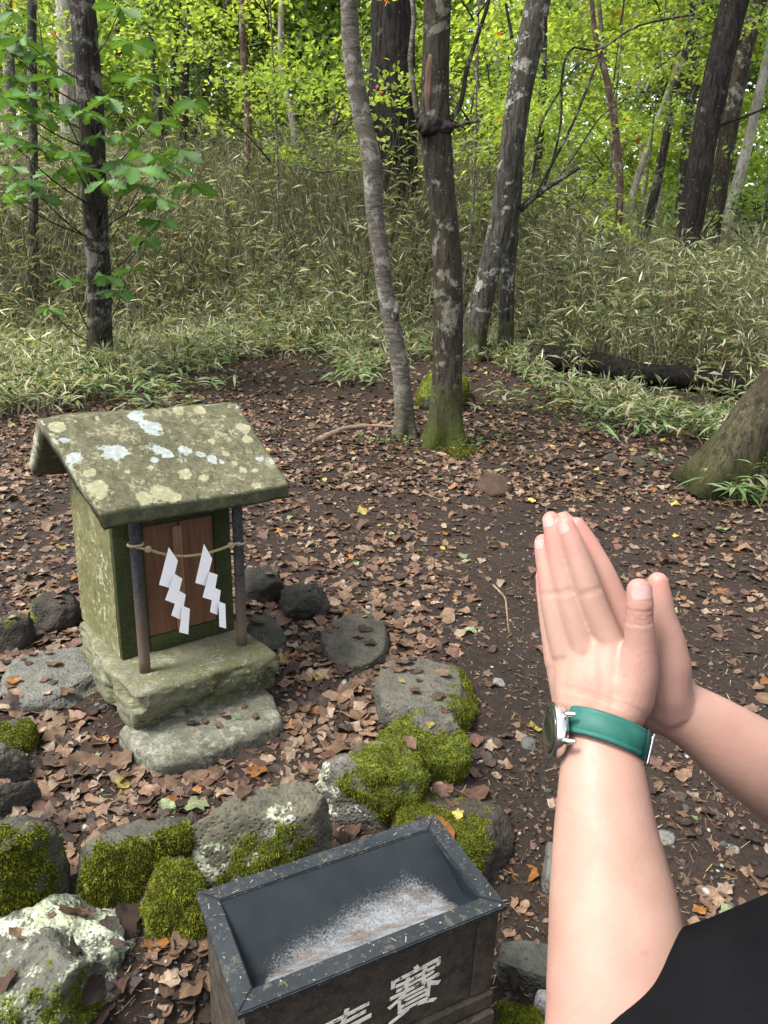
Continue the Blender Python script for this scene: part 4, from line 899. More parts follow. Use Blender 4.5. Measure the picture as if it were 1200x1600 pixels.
# other trunks between the undergrowth and the far wood
small = [
 ([(50, -5, 14), (50, 120, 14), (52, 250, 14), (52, 330, 15), (52, 400, 15)], Y1 + 1.2, 'bark_spot', 'thin white blotched trunk at far left'),
 ([(100, -5, 28), (107, 120, 30), (113, 250, 32), (118, 330, 34)], Y1 + 4.5, 'bark_pale', 'broad pale trunk behind the dark oak'),
 ([(296, -5, 9), (290, 80, 13), (287, 160, 14), (285, 240, 15)], 13, 'bark_patch', 'dark mossy trunk between the oak leaves and the slim spotted trunk'),
 ([(380, -5, 10), (378, 40, 11), (384, 120, 12), (388, 180, 12), (388, 240, 12)], 11.5, 'bark_red', 'slim spotted trunk with a reddish patch left of the pale wavy one'),
 ([(440, -5, 8), (438, 60, 9), (440, 120, 9), (452, 165, 10), (459, 200, 10), (460, 245, 10)], 12.5, 'bark_pale', 'pale wavy trunk left of the slender curved grey trunk'),
 ([(850, 60, 10), (848, 140, 13), (844, 200, 14), (838, 270, 15)], 12, 'bark_dark', 'dark upright trunk seen behind the branches of the leaning tree'),
 ([(924, -5, 7), (930, 60, 9), (948, 120, 10), (962, 200, 11), (970, 290, 11), (966, 360, 12), (958, 410, 12)], 10.5, 'bark_red', 'thin reddish bowed trunk in the middle of the right half'),
 ([(1082, 10, 9), (1072, 80, 11), (1056, 140, 13), (1040, 220, 13), (1026, 290, 14), (1012, 350, 15)], 12.5, 'bark_dark', 'dark curving trunk left of the straight black leaning one'),
 ([(1030, 180, 8), (1010, 235, 10), (992, 290, 11), (982, 330, 12)], 16, 'bark_pale', 'pale slanting trunk right of the thin reddish one'),
 ([(985, 200, 7), (960, 260, 9), (935, 320, 9)], 18, 'bark_pale', 'pale thin trunk slanting behind the thin reddish one'),
 ([(1190, 130, 14), (1165, 240, 16), (1140, 330, 17)], 13, 'bark_pale', 'pale trunk at the right edge behind the olive grey one'),
 ([(232, -5, 9), (238, 80, 10), (248, 170, 12), (255, 240, 12)], 14, 'bark_spot', 'grey trunk right behind the large oak leaves'),
 ([(180, -5, 10), (186, 100, 11), (190, 220, 12)], 16, 'bark_dark', 'dark thin trunk right behind the dark oak trunk'),
 ([(340, 60, 5), (322, 130, 6), (305, 200, 7), (298, 240, 8)], 13.5, 'bark_dark', 'thin dark trunk slanting right of the dark mossy one'),
 ([(750, -5, 8), (745, 90, 9), (742, 200, 10), (738, 290, 10)], 15, 'bark_grey', 'faint grey trunk between the middle trunk and the leaning one'),
 ([(905, 60, 7), (898, 160, 8), (892, 280, 9)], 17, 'bark_pale', 'faint pale trunk behind the branches right of the leaning tree'),
 ([(520, -5, 7), (512, 90, 8), (508, 210, 9)], 17, 'bark_dark', 'faint dark trunk left of the slender curved trunk'),
 ([(10, -5, 16), (14, 100, 17), (18, 260, 18)], 13, 'bark_grey', 'grey trunk nearest the left edge')]
ri = np.random.default_rng(11)
for i, (pts, Y, m_, lab) in enumerate(small):
    tree('background_tree', pts, Y, m_, lab, 'trees in the wood behind the bamboo grass', seed=20 + i, top=6.5 + .1 * Y, seg=12, noise=.1, pal=LIME if i % 2 else GREEN)
words = ['slim', 'crooked', 'pale', 'dark', 'mossy', 'straight', 'grey', 'leaning']
fill = []
for i in range(34):
    Y = ri.uniform(14, 34); px = (i + ri.random()) / 34 * 1300 - 50; base = 330
    ln = ri.normal() * .12; w_ = FPX * ri.uniform(.10, .22) / Y
    pts = [(px + ln * (330 - py) , py, w_ * (1 - .15 * (330 - py) / 330)) for py in (-5, 120, 240, 330)]
    m_ = ['bark_pale', 'bark_dark', 'bark_grey', 'bark_spot'][ri.integers(4)]
    side_ = ('at the far left' if px < 200 else 'behind the slim spotted trunk' if px < 500 else 'behind the middle trunks' if px < 800 else 'behind the thin reddish trunk' if px < 1020 else 'beyond the black leaning trunk')
    col_ = {'bark_pale': 'pale', 'bark_dark': 'dark', 'bark_grey': 'grey', 'bark_spot': 'blotched'}[m_]
    t, Q = tree('background_tree', pts, Y, m_, f'distant {"thin" if w_ < 8 else "stout"} {col_} trunk {side_}', f'distant {col_} {"thin" if w_ < 8 else "stout"} trunks {side_}', seed=60 + i, top=9, seg=9, crown_=False)
    fill.append((t, Q, Y, px))
for _g in {}.fromkeys(t['label'] for t, *_r in fill):
    same = sorted([f_ for f_ in fill if f_[0]['label'] == _g], key=lambda f_: f_[3])
    if len(same) > 1:
        for k, f_ in enumerate(same): f_[0]['label'] = _g + ', ' + (['left one of two', 'right one of two'][k] if len(same) == 2 else ['leftmost', 'second from left', 'third from left', 'fourth from left', 'fifth from left', 'sixth from left'][min(k, 5)])
    for f_ in same: f_[0]['group'] = 'distant trunks'
# leafy crowns of the wood: sprays of leaves in layers, on the trees of the wood
for i, (t, Q, Y, px) in enumerate(fill):
    rs = np.random.default_rng(300 + i); zt = CAM_H + Y * math.tan(R(17)) + 1.0; x0 = Q[len(Q) // 2, 0]; zb = float(gh(x0, Y)) + 1.3
    pal = LIME if rs.random() < (.60 if px > 300 else .45) else (GREEN if rs.random() < .75 else DEEP)
    dk = [(np.array([x0 + rs.normal() * .075 * Y, Y + rs.normal() * 1.3, zb + (zt - zb) * rs.random() ** .8]), rs.uniform(.7, 1.3) * (.6 + Y / 38)) for _ in range(int(11))]
    crown(t, dk, 10800 / (Y * (.6 + Y / 38) ** 2), (.0088 * Y ** .93 + .022), pal, rs, red=.003 if pal is LIME else 0)
# understorey saplings with bright leaves just behind the bamboo grass
for i, (px, py, Y, r_, pal, lab) in enumerate([(420, 60, 10, 1.0, LIME, 'bright lime maple sapling foliage above the bamboo grass left of the slender trunk'), (520, 200, 11, .7, LIME, 'low lime green sapling between the pale wavy trunk and the slender trunk'), (740, 110, 9.5, 1.0, LIME, 'lime maple with a few red leaves right of the thick middle trunk'), (760, 240, 11, .9, LIME, 'low lime sapling in the gap left of the leaning spotted trunk'),
        (960, 120, 11, 1.3, LIME, 'wide lime sapling right of the leaning spotted trunk'), (900, 330, 11, .6, LIME, 'small bush of lime leaves under the dark side branch'), (1030, 60, 12, 1.2, GREEN, 'green sapling left of the top of the black leaning trunk'), (1185, 340, 11, .9, GREEN, 'green bush right of the foot of the black leaning trunk'),
        (300, 90, 12, 1.2, LIME, 'yellow green sapling behind the hanging oak leaves'), (60, 60, 11, 1.0, GREEN, 'green sapling behind the oak at far left'), (470, 150, 17, 1.6, DEEP, 'dark green fir standing behind the pale wavy trunk'), (350, 190, 19, 1.5, DEEP, 'dark green fir behind the slim spotted trunk')]):
    rs = np.random.default_rng(700 + i); c = on_y(px, py, Y); g = float(gh(c[0], Y))
    t = thing('sapling' if pal is not DEEP else 'fir_tree', (c[0], Y, g), lab, 'tree')
    V, F = tube(smoothpath([(c[0], Y, g - .05), (c[0] + .1, Y, (g + c[2]) / 2), (c[0], Y, c[2] + .9 * r_)], 16), np.linspace(.018, .008, 16), 6); obj('trunk', V, F, M['bark_grey'], t)
    dk = [(c + rs.normal(size=3) * [r_ * .75, .5, r_ * .65], rs.uniform(.35, .6) * r_) for _ in range(15)]
    for c2, r2 in dk[:6]:
        V, F = tube(smoothpath([(c[0], Y, max(g, c2[2] - .35)), (c2 + np.array([c[0], Y, c2[2]])) / 2 + [0, 0, .02], c2], 7), np.linspace(.010, .003, 7), 4); obj('branch', V, F, M['bark_dark'], t)
    crown(t, dk, 620 if pal is not DEEP else 800, .075 if pal is not DEEP else .06, pal, rs, red=.012 if 'red' in lab else 0, wd=.62 if pal is not DEEP else .25)
# far wood reads as one mass
rs = np.random.default_rng(5)
dk = [(np.array([rs.uniform(-34, 34), rs.uniform(38, 52), rs.uniform(2, 22)]), rs.uniform(2.2, 3.8)) for _ in range(190)]
fw = crown(None, dk, 42, .5, np.concatenate([GREEN, LIME, DEEP]), rs, name='far_wood', thick=.25); tag(fw, 'hazy mass of far leaves closing the view behind the trees', 'wood', kind='stuff')
fw2 = crown(None, [(np.array([rs.uniform(-26, 26), rs.uniform(20, 32), rs.uniform(1.5, 4.5)]), rs.uniform(1.2, 2)) for _ in range(80)], 110, .2, np.concatenate([GREEN, LIME[:2]]), rs, name='shrub_layer', thick=.35); tag(fw2, 'low shrubs filling the far ground between the distant trunks', 'shrubs', kind='stuff')
# oak leaves: whorls of big lobed leaves on thin twigs, each leaf its own part
def oak_mesh(seed):
    rs_ = np.random.default_rng(seed); n = 13; L = []; 
    t = np.linspace(0, 1, n); wv = np.interp(t, [0, .25, .6, .82, 1], [.02, .10, .25, .20, .0]); V = []; 
    zf = lambda x: -.28 * x * x + .04 * math.sin(x * 5 + seed)
    for k in range(n):
        s_ = wv[k] * (1.2 if k % 2 else .78); V += [(t[k], 0, zf(t[k])), (t[k] + (.045 if k % 2 else -.02), s_, zf(t[k]) + s_ * .25), (t[k] + (.045 if k % 2 else -.02), -s_, zf(t[k]) + s_ * .25)]
    F = []
    for k in range(n - 1):
        a, b_ = 3 * k, 3 * k + 3; F += [(a, b_, b_ + 1, a + 1), (a + 2, b_ + 2, b_, a)]
    V = np.array(V); tn = np.array([.062, .135, .03]) * rs_.uniform(.75, 1.35) * (1 + .5 * (np.abs(V[:, 1:2]) < .01)); return mesh('oak_leaf', V, F, M['oak'], {'tint': tn + np.zeros((len(V), 3))})
om = [oak_mesh(k) for k in range(6)]
ros = [(20, 120), (58, 88), (30, 185), (72, 232), (20, 262), (58, 305), (108, 238), (150, 212), (188, 252), (232, 240), (272, 262), (300, 290), (250, 345), (192, 212), (218, 122), (303, 160), (188, 14), (206, 68), (238, 190), (164, 285), (96, 165), (20, 20), (205, 420), (105, 438), (74, 482), (228, 372), (165, 432), (45, 150), (10, 215), (90, 268), (130, 262), (258, 270), (220, 290), (280, 235), (35, 60), (85, 120), (5, 150), (45, 225), (5, 300), (170, 155), (140, 175), (35, 285), (8, 75), (72, 185), (212, 262), (245, 312), (180, 455)]
ol = 0; rr = random.Random(4); tw = 0
for i, (px, py) in enumerate(ros):
    Yl = Y1 - rr.uniform(.25, 1.1); c = on_y(px, py, Yl); k = rr.choice([5, 6, 6, 7]); a0 = rr.random() * 6; big = rr.uniform(.17, .25) * (.75 if py > 400 else 1)
    for j in range(k):
        a = a0 + j * 2 * math.pi / k + rr.uniform(-.25, .25); o = bpy.data.objects.new('leaf', om[rr.randrange(6)]); C.objects.link(o); o.parent = t1
        s_ = big * rr.uniform(.7, 1.1); el = rr.uniform(-.25, .25)
        mw = Matrix.Translation(Vector(c) - Vector(t1.location)) @ Matrix.Rotation(a, 4, 'Z') @ Matrix.Rotation(el + .1, 4, 'Y') @ Matrix.Rotation(rr.uniform(-.9, .9), 4, 'X') @ Matrix.Diagonal((s_, s_ * 1.1, s_, 1))
        o.matrix_local = mw
    src = on_y(140 + (py / 580) * 15, min(540, py + 60 + rr.uniform(0, 60)), Y1) if abs(px - 145) > 30 or py > 350 else on_y(145, py + 30, Y1)
    if i % 2 == 0 or py > 350:
        V, F = tube(smoothpath([src, (src * .5 + c * .5) + np.array([0, 0, -.06]), c], 9), np.linspace(.009, .003, 9), 5); obj('twig', V, F, M['bark_dark'], t1)
# fallen logs
def log(pts, r, name, label, m_, noise=.15):
    P = np.array([on_ground(*q) for q in pts]); P[:, 2] += r * .95; P = smoothpath(P, 50); V, F = tube(P, r * (1 + .12 * np.sin(np.linspace(0, 9, 50))), 16, noise=noise, nscale=9); return tag(obj(name, V, F, m_), label, 'log')
log([(825, 572), (880, 580), (940, 588), (1000, 602), (1060, 608), (1120, 616), (1185, 632)], .12, 'fallen_log', 'black rotting log lying in the bamboo grass on the right', M['darkwood'])
log([(440, 498), (500, 508), (560, 518), (610, 524)], .08, 'fallen_log', 'mossy log half hidden in the bamboo grass left of the slender trunk', M['bark_moss'])

# ------------------------------------------------------------------ bamboo grass
fr_px = [(-80, 660), (0, 655), (60, 650), (150, 640), (230, 625), (300, 590), (370, 572), (450, 560), (520, 572), (560, 590), (600, 575), (680, 560), (740, 565), (800, 590), (860, 625), (930, 660), (1000, 680), (1060, 690), (1150, 720), (1210, 800), (1300, 820)]
FP = np.array([on_ground(*q) for q in fr_px]); FA = FP[:, 0] / FP[:, 1]; FY = FP[:, 1]
def front(x, y): return np.interp(x / y, FA, FY)
LOGP = np.array([on_ground(*q) for q in ((825, 572), (880, 580), (940, 588), (1000, 602), (1060, 608), (1120, 616), (1185, 632))])
def sasa():
    rs = np.random.default_rng(21); n = 56000
    # depth measured from the front edge, thinning with distance
    a = rs.uniform(-.66, .66, n); d0 = rs.random(n) ** 1.25 * 9.5
    fy = np.interp(a, FA, FY); y = fy + d0; x = a * y; d = d0 + .5 * vn(np.stack([x, y, 0 * x], 1), .9, 4, 2)
    kp = (d > 0) & (rs.random(n) < ss(.1, 1.3, d) * .88 + .12) & (rs.random(n) < .55 + .45 * ss(-.3, .25, vn(np.stack([x, y, 0 * x], 1), 1.6, 9, 2))); ly = np.interp(x, LOGP[:, 0], LOGP[:, 1], left=99, right=99); kp &= ~((ly - y < 1.1) & (ly - y > -.12) & (rs.random(n) < .94)); x, y, d = x[kp], y[kp], d[kp]; n = len(x)
    z = gh(x, y, False); right = ss(.05, .35, x / y)
    lf = ss(-.12, -.3, x / y); H = (.15 + 1.4 * ss(.6 + 1.2 * lf, 2.6 + 1.0 * lf, d) * (1 - .45 * right)) * rs.uniform(.65, 1.25, n) * (1 + .6 * vn(np.stack([x, y, 0 * x], 1), 1.1, 31, 2))
    lean = rs.normal(size=(n, 2)) * .27; wind = np.array([.06, 0])
    top = np.stack([x + (lean[:, 0] + wind[0]) * H, y + lean[:, 1] * H, z + H], 1); bot = np.stack([x, y, z - .02], 1)
    mid_ = bot * .5 + top * .5 + np.stack([-lean[:, 0] * H * .15, 0 * x, H * .03], 1)
    bare = rs.random(n) < .35; 
    # stems: three sided ribbons
    w_ = (.0028 + .0004 * y)[:, None]; e = np.array([1., 0, 0]) * w_; g = np.array([0, 1., 0]) * w_
    V = np.stack([bot - e, bot + e, mid_ - e * .8, mid_ + e * .8, top], 1).reshape(-1, 3); k = np.arange(n)[:, None] * 5
    F = np.concatenate([k + [0, 1, 3], k + [0, 3, 2], k + [2, 3, 4]]); tan = np.array([(.20, .18, .12), (.12, .11, .07), (.27, .25, .18), (.08, .09, .045)]); T = np.repeat(tan[rs.integers(4, size=n)] * rs.uniform(.6, 1.2, (n, 1)), 5, 0)
    Vs, Fs, Ts = [V], [F], [T]; cnt = len(V)
    per = 5; H = np.where(bare, H * 1.2, H)
    for q in range(per):
        t = rs.uniform(.25, 1.05, n)[:, None]; P = np.where(t < .5, bot + (mid_ - bot) * t * 2, mid_ + (top - mid_) * (t * 2 - 1))
        az = rs.uniform(0, 2 * math.pi, n); el = rs.normal(size=n) * .5 + .5; D = np.stack([np.cos(az) * np.cos(el), np.sin(az) * np.cos(el), np.sin(el)], 1)
        L = (rs.uniform(.09, .19, n) * (1 + .05 * y / 6))[:, None]; S = np.cross(D, rs.normal(size=(n, 3)) + [0, 0, 1.5]); S /= np.linalg.norm(S, axis=1, keepdims=True); wd = L * rs.uniform(.026, .05, n)[:, None]
        droop = np.array([0, 0, -1.]) * L * rs.uniform(.05, .4, n)[:, None]
        A = P; B = P + D * L * .4 + S * wd; Cc = P + D * L * .4 - S * wd; E_ = P + D * L + droop
        V = np.stack([A, B, E_, Cc], 1).reshape(-1, 3); k = np.arange(n)[:, None] * 4 + cnt; cnt += len(V)
        F = np.concatenate([k + [0, 1, 2], k + [0, 2, 3]]); pal = np.array([(.17, .23, .10), (.27, .32, .165), (.36, .35, .24), (.47, .45, .33), (.075, .11, .045), (.37, .41, .26), (.66, .66, .53)])
        dry = rs.random(n) < (.26 + .2 * (rs.random(n))); idx = np.where(dry, rs.choice([2, 3, 6, 5], n), rs.choice([0, 1, 4, 5], n))
        Vs.append(V); Fs.append(F); Ts.append(np.repeat(pal[idx] * rs.uniform(.7, 1.2, (n, 1)), 4, 0))
    m2 = 20000; a = rs.uniform(-.64, .64, m2); d0 = .7 + rs.random(m2) ** 1.3 * 7; y = np.interp(a, FA, FY) + d0; x = a * y; ly = np.interp(x, LOGP[:, 0], LOGP[:, 1], left=99, right=99); kp = ~((ly - y < 1.2) & (ly - y > -.15)); x, y, d0 = x[kp], y[kp], d0[kp]; m2 = len(x)
    lf = ss(-.12, -.3, x / y); H = (.25 + 1.5 * ss(.9 + 1.2 * lf, 2.8 + lf, d0) * (1 - .42 * ss(.05, .35, x / y))) * rs.uniform(.5, 1.22, m2); z = gh(x, y, False); ln_ = rs.normal(size=(m2, 2)) * .24
    b0 = np.stack([x, y, z], 1); b2_ = np.stack([x + ln_[:, 0] * H, y + ln_[:, 1] * H, z + H], 1); b1 = (b0 + b2_) / 2 + np.stack([-ln_[:, 0] * H * .2, 0 * x, 0 * x], 1); w_ = np.array([1., 0, 0]) * (.0016 + .00035 * y)[:, None]
    V = np.stack([b0 - w_, b0 + w_, b1 - w_ * .8, b1 + w_ * .8, b2_], 1).reshape(-1, 3); k = np.arange(m2)[:, None] * 5 + cnt; cnt += len(V)
    Vs.append(V); Fs.append(np.concatenate([k + [0, 1, 3], k + [0, 3, 2], k + [2, 3, 4]])); cl = np.array([(.36, .33, .23), (.28, .27, .17), (.46, .44, .33), (.16, .18, .09)]); Ts.append(np.repeat(cl[rs.integers(4, size=m2)] * rs.uniform(.6, 1.15, (m2, 1)), 5, 0))
    o = obj('bamboo_grass', np.concatenate(Vs), np.concatenate(Fs), M['sasa'], None, {'tint': np.concatenate(Ts)}, smooth=False, origin=(0, 0, 0))
    tag(o, 'dense tangle of dry and green bamboo grass filling the slope behind the clearing', 'bamboo grass', kind='stuff')
sasa()
def fronds():
    """broad leaves with pale margins along the front edge of the thicket"""
    rs = np.random.default_rng(8); Vs, Fs, Ts, cnt = [], [], [], 0
    spots_ = []
    for _ in range(430):
        a = rs.uniform(-.6, .6); y = np.interp(a, FA, FY) + rs.normal() * .22 + .15 + abs(rs.normal()) * .4
        if float(vn(np.array([a * y, y, 0.]), 2.2, 5, 2)) < -.02: continue
        spots_.append((a * y, y, 1.))
    for px, py, m_, sp in ((560, 600, 26, .16), (200, 620, 40, .3), (60, 630, 30, .3), (330, 600, 16, .2), (1050, 690, 34, .28), (960, 670, 24, .2), (1180, 790, 22, .14), (870, 640, 14, .2), (250, 640, 24, .2), (1130, 760, 10, .12), (610, 560, 10, .1), (770, 640, 8, .1)):
        g = on_ground(px, py)
        for _ in range(m_): spots_.append((g[0] + rs.normal() * sp, g[1] + rs.normal() * sp * .6, .9))
    for (x, y, s0) in spots_:
        z = float(gh(x, y)); ly = np.interp(x, LOGP[:, 0], LOGP[:, 1], left=99, right=99)
        if -.1 < ly - y < .7 and rs.random() < .85: continue
        h = rs.uniform(.05, .32) * s0; top = np.array([x + rs.normal() * .05, y + rs.normal() * .05, z + h])
        st_ = np.array([[x - .0015, y, z], [x + .0015, y, z], top]); Vs.append(st_); Fs.append(np.array([[0, 1, 2]]) + cnt); cnt += 3; Ts.append(np.full((3, 3), .1))
        for j in range(rs.integers(3, 7)):
            az = rs.uniform(0, 6.28); el = rs.uniform(-.1, .8); D = np.array([math.cos(az) * math.cos(el), math.sin(az) * math.cos(el), math.sin(el)]); L = rs.uniform(.09, .2); S = np.cross(D, [0, 0, 1.]) + rs.normal(size=3) * .3; S -= D * (S @ D); S /= np.linalg.norm(S); wd = L * rs.uniform(.05, .085)
            N_ = np.cross(S, D); P = top - np.array([0, 0, rs.uniform(0, .5) * h]); V = [P]; col = np.array([.075, .14, .04]) * rs.uniform(.7, 1.4) if rs.random() < .75 else np.array([.24, .21, .12]); pale = np.array([.33, .37, .23]) if rs.random() < .5 else col * 1.3; T = [col]
            for t, ww in ((.3, 1.), (.65, .8)):
                c = P + D * L * t - np.array([0, 0, L * .45 * t * t]); V += [c + S * wd * ww, c - N_ * wd * .25, c - S * wd * ww]; T += [pale, col, pale]
            V.append(P + D * L - np.array([0, 0, L * .45])); T.append(col)
            Vs.append(np.array(V)); Fs.append(np.array([(0, 1, 2), (0, 2, 3), (1, 4, 5), (1, 5, 2), (2, 5, 6), (2, 6, 3), (4, 7, 5), (5, 7, 6)]) + cnt); cnt += 8; Ts.append(np.array(T))
    o = obj('bamboo_grass', np.concatenate(Vs), np.concatenate(Fs), M['sasa'], None, {'tint': np.concatenate(Ts)}, smooth=False, origin=(0, 0, 0))
    tag(o, 'low bamboo grass with pale leaf margins along the front edge of the thicket', 'bamboo grass', kind='stuff')
fronds()
def ferns():
    """small ground plants, clumps of little round leaves"""
    rs = np.random.default_rng(18); cen, nor, T, L = [], [], [], []
    for px, py, m_, sp in ((20, 590, 160, .25), (900, 650, 120, .3), (1000, 640, 90, .3), (610, 700, 40, .1), (930, 600, 120, .4), (830, 640, 60, .25), (180, 590, 60, .3), (1170, 700, 40, .15), (760, 690, 30, .15), (20, 1010, 8, .03), (30, 1090, 10, .03), (1190, 760, 20, .08), (730, 705, 50, .1)):
        g = on_ground(px, py)
        for _ in range(m_):
            x, y = g[0] + rs.normal() * sp, g[1] + rs.normal() * sp; cen.append((x, y, float(gh(x, y)) + rs.uniform(.01, .10 if py < 720 else .02))); nor.append(rs.normal(size=3) * .4 + [0, 0, 1]); T.append(np.array([.09, .17, .035]) * rs.uniform(.6, 1.5)); L.append(rs.uniform(.02, .045) if py < 720 else .016)
    nor = np.array(nor); nor /= np.linalg.norm(nor, axis=1, keepdims=True)
    V, F, T = leafquads(np.array(cen), nor, np.array(L), .75, np.array(T), rs); o = obj('ground_plants', V, F, M['foliage'], None, {'tint': T}, smooth=False, origin=(0, 0, 0)); tag(o, 'small green seedlings sprouting between the clearing and the thicket', 'plants', kind='stuff')
ferns()
# moss at the feet of the trunks
def mosspatch(px, py, r_, n, par=None):
    rs = np.random.default_rng(int(px)); g = on_ground(px, py); a = rs.uniform(0, 6.28, n); q = np.sqrt(rs.random(n)) * r_ * (1 + .4 * np.sin(a * 3)); x = g[0] + np.cos(a) * q; y = g[1] + np.sin(a) * q * .8
    pt = np.stack([x, y, gh(x, y) + .004], 1); return pt
b_pts = np.concatenate([mosspatch(715, 708, .12, 2600), mosspatch(722, 700, .06, 1000)])
rs = np.random.default_rng(3); n = len(b_pts); d = rs.normal(size=(n, 3)) * .5 + [0, 0, 1]; s_ = rs.normal(size=(n, 3)) * .003
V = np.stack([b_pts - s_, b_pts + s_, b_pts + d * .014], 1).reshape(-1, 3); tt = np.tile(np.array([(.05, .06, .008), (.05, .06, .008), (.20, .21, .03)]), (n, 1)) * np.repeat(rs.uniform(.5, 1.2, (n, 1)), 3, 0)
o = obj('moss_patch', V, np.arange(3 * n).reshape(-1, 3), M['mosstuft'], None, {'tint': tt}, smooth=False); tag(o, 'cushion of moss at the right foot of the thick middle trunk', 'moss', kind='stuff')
# ------------------------------------------------------------------ person with hands held together
def remesh(V, F, voxel, it, fac=.5):
    me = mesh('tmp', V, F, None); o = bpy.data.objects.new('tmp', me); C.objects.link(o)
    m_ = o.modifiers.new('r', 'REMESH'); m_.mode = 'VOXEL'; m_.voxel_size = voxel
    s_ = o.modifiers.new('s', 'SMOOTH'); s_.iterations = it; s_.factor = fac
    dg = bpy.context.evaluated_depsgraph_get(); me2 = bpy.data.meshes.new_from_object(o.evaluated_get(dg)); bpy.data.objects.remove(o)
    V = np.zeros(len(me2.vertices) * 3); me2.vertices.foreach_get('co', V); F = np.array([list(p.vertices) + [-1] * (4 - len(p.vertices)) for p in me2.polygons])
    F4 = F[F[:, 3] >= 0]; F3 = F[F[:, 3] < 0][:, :3]
    return V.reshape(-1, 3), F4, F3
def capsule(P, rad, seg=18, flat=None, sub=None, up_=None):
    """closed tube with rounded ends through P (n,3)"""
    P = np.asarray(P, float); rad = np.asarray(rad, float); n = sub or max(10, int(len(P) * 5)); Q = smoothpath(np.c_[P, rad], n); X_ = Q[:, :3]; r = Q[:, 3]
    d0 = X_[0] - X_[1]; d0 /= np.linalg.norm(d0); d1 = X_[-1] - X_[-2]; d1 /= np.linalg.norm(d1); pre, post, rp_, rq = [], [], [], []
    for k in (1, 2, 3, 4):
        a = k / 4.2 * math.pi / 2; pre.insert(0, X_[0] + d0 * r[0] * math.sin(a)); rp_.insert(0, r[0] * math.cos(a)); post.append(X_[-1] + d1 * r[-1] * math.sin(a)); rq.append(r[-1] * math.cos(a))
    return tube(np.vstack([pre, X_, post]), np.r_[rp_, r, rq], seg, flat=flat, twist_up=up_)
def chain(L, bag, flat=None, seg=22):
    P = [at(a, b_, c) for a, b_, c, r in L]; V, F = capsule(P, [l[3] for l in L], seg, flat=flat, up_=fwd if flat else None); bag.add(V, F)
near = [
 [(956, 1012, .600, .0120), (931, 955, .602, .0112), (909, 892, .605, .0102), (892, 842, .608, .0086), (884, 820, .610, .0072)],
 [(912, 1015, .606, .0120), (893, 955, .610, .0108), (877, 892, .614, .0097), (866, 836, .617, .0082), (861, 812, .619, .0070)],
 [(884, 1020, .614, .0118), (868, 958, .618, .0104), (857, 895, .622, .0090), (850, 862, .626, .0080), (848, 847, .627, .0068)],
 [(872, 1035, .622, .0110), (861, 975, .627, .0092), (853, 925, .632, .0080), (849, 900, .634, .0066)],
 [(954, 1010, .600, .0125), (952, 1060, .597, .016), (946, 1120, .594, .020)],
 [(930, 1015, .604, .0125), (930, 1060, .601, .018), (935, 1120, .598, .021)],
 [(908, 1018, .608, .0125), (912, 1060, .606, .018), (920, 1120, .602, .021)],
 [(886, 1022, .615, .0120), (897, 1065, .612, .017), (909, 1120, .607, .020)],
 [(873, 1037, .622, .0108), (888, 1080, .618, .0145), (905, 1125, .610, .019)],
 [(998, 922, .574, .0090), (1000, 942, .574, .0102), (999, 965, .576, .0106), (1000, 1005, .580, .0118), (996, 1050, .586, .0160), (982, 1090, .591, .0195), (955, 1125, .594, .021)],
 [(958, 1005, .601, .0095), (978, 1035, .592, .0120), (990, 1060, .588, .0140)],
 [(940, 1055, .600, .015), (975, 1075, .592, .017)]]
farh = [
 [(985, 1000, .624, .0125), (962, 945, .627, .0115), (940, 892, .630, .0103), (917, 848, .633, .0088), (901, 821, .635, .0072)],
 [(950, 1000, .630, .0125), (925, 930, .634, .0108), (903, 870, .637, .0095), (887, 828, .639, .0082), (881, 812, .640, .0070)],
 [(920, 1005, .636, .012), (895, 940, .640, .0104), (875, 875, .643, .0088), (866, 850, .645, .0068)],
 [(900, 1020, .642, .011), (878, 965, .646, .009), (862, 915, .649, .0068)],
 [(1028, 910, .604, .0082), (1030, 935, .605, .0100), (1034, 965, .607, .0112), (1042, 1000, .610, .0140), (1044, 1040, .613, .0180), (1040, 1080, .618, .0200), (1045, 1100, .625, .022)],
 [(985, 1000, .624, .0125), (1010, 1050, .622, .018), (1040, 1095, .624, .022)],
 [(950, 1005, .630, .013), (990, 1060, .627, .018), (1040, 1100, .628, .022)],
 [(915, 1015, .638, .013), (960, 1070, .634, .018), (1030, 1105, .632, .022)]]
bag = Bag()
for c in near: chain(c, bag)
for c in farh: chain(c, bag)
chain([(936, 1118, .600, .0235), (941, 1150, .593, .0275), (941, 1200, .583, .0305), (946, 1300, .565, .0365), (957, 1400, .550, .0435), (965, 1480, .538, .0465), (966, 1570, .525, .0475), (955, 1640, .515, .0440)], bag, flat=(.86, 1.03), seg=48)
chain([(1036, 1098, .628, .0235), (1062, 1110, .628, .0245), (1100, 1132, .629, .0275), (1145, 1164, .632, .0320), (1200, 1202, .637, .0360), (1300, 1270, .65, .042), (1405, 1335, .67, .042)], bag, flat=(.86, 1.0), seg=48)
eL, eR = at(955, 1645, .515), at(1405, 1335, .67); shL, shR = np.array([.42, .32, 1.15]), np.array([.70, .52, 1.15])
for pts_, rr_ in (([at(958, 1690, .518), at(1040, 1745, .507), at(1130, 1715, .50), at(1215, 1690, .50), shL], [.042, .045, .048, .05, .055]), ([eR, (eR + shR) / 2, shR], [.042, .050, .055])):
    V, F = capsule(pts_, rr_, 36); bag.add(V, F)
V, F4, F3 = remesh(np.concatenate(bag.V), bag.F, .0016, 3)
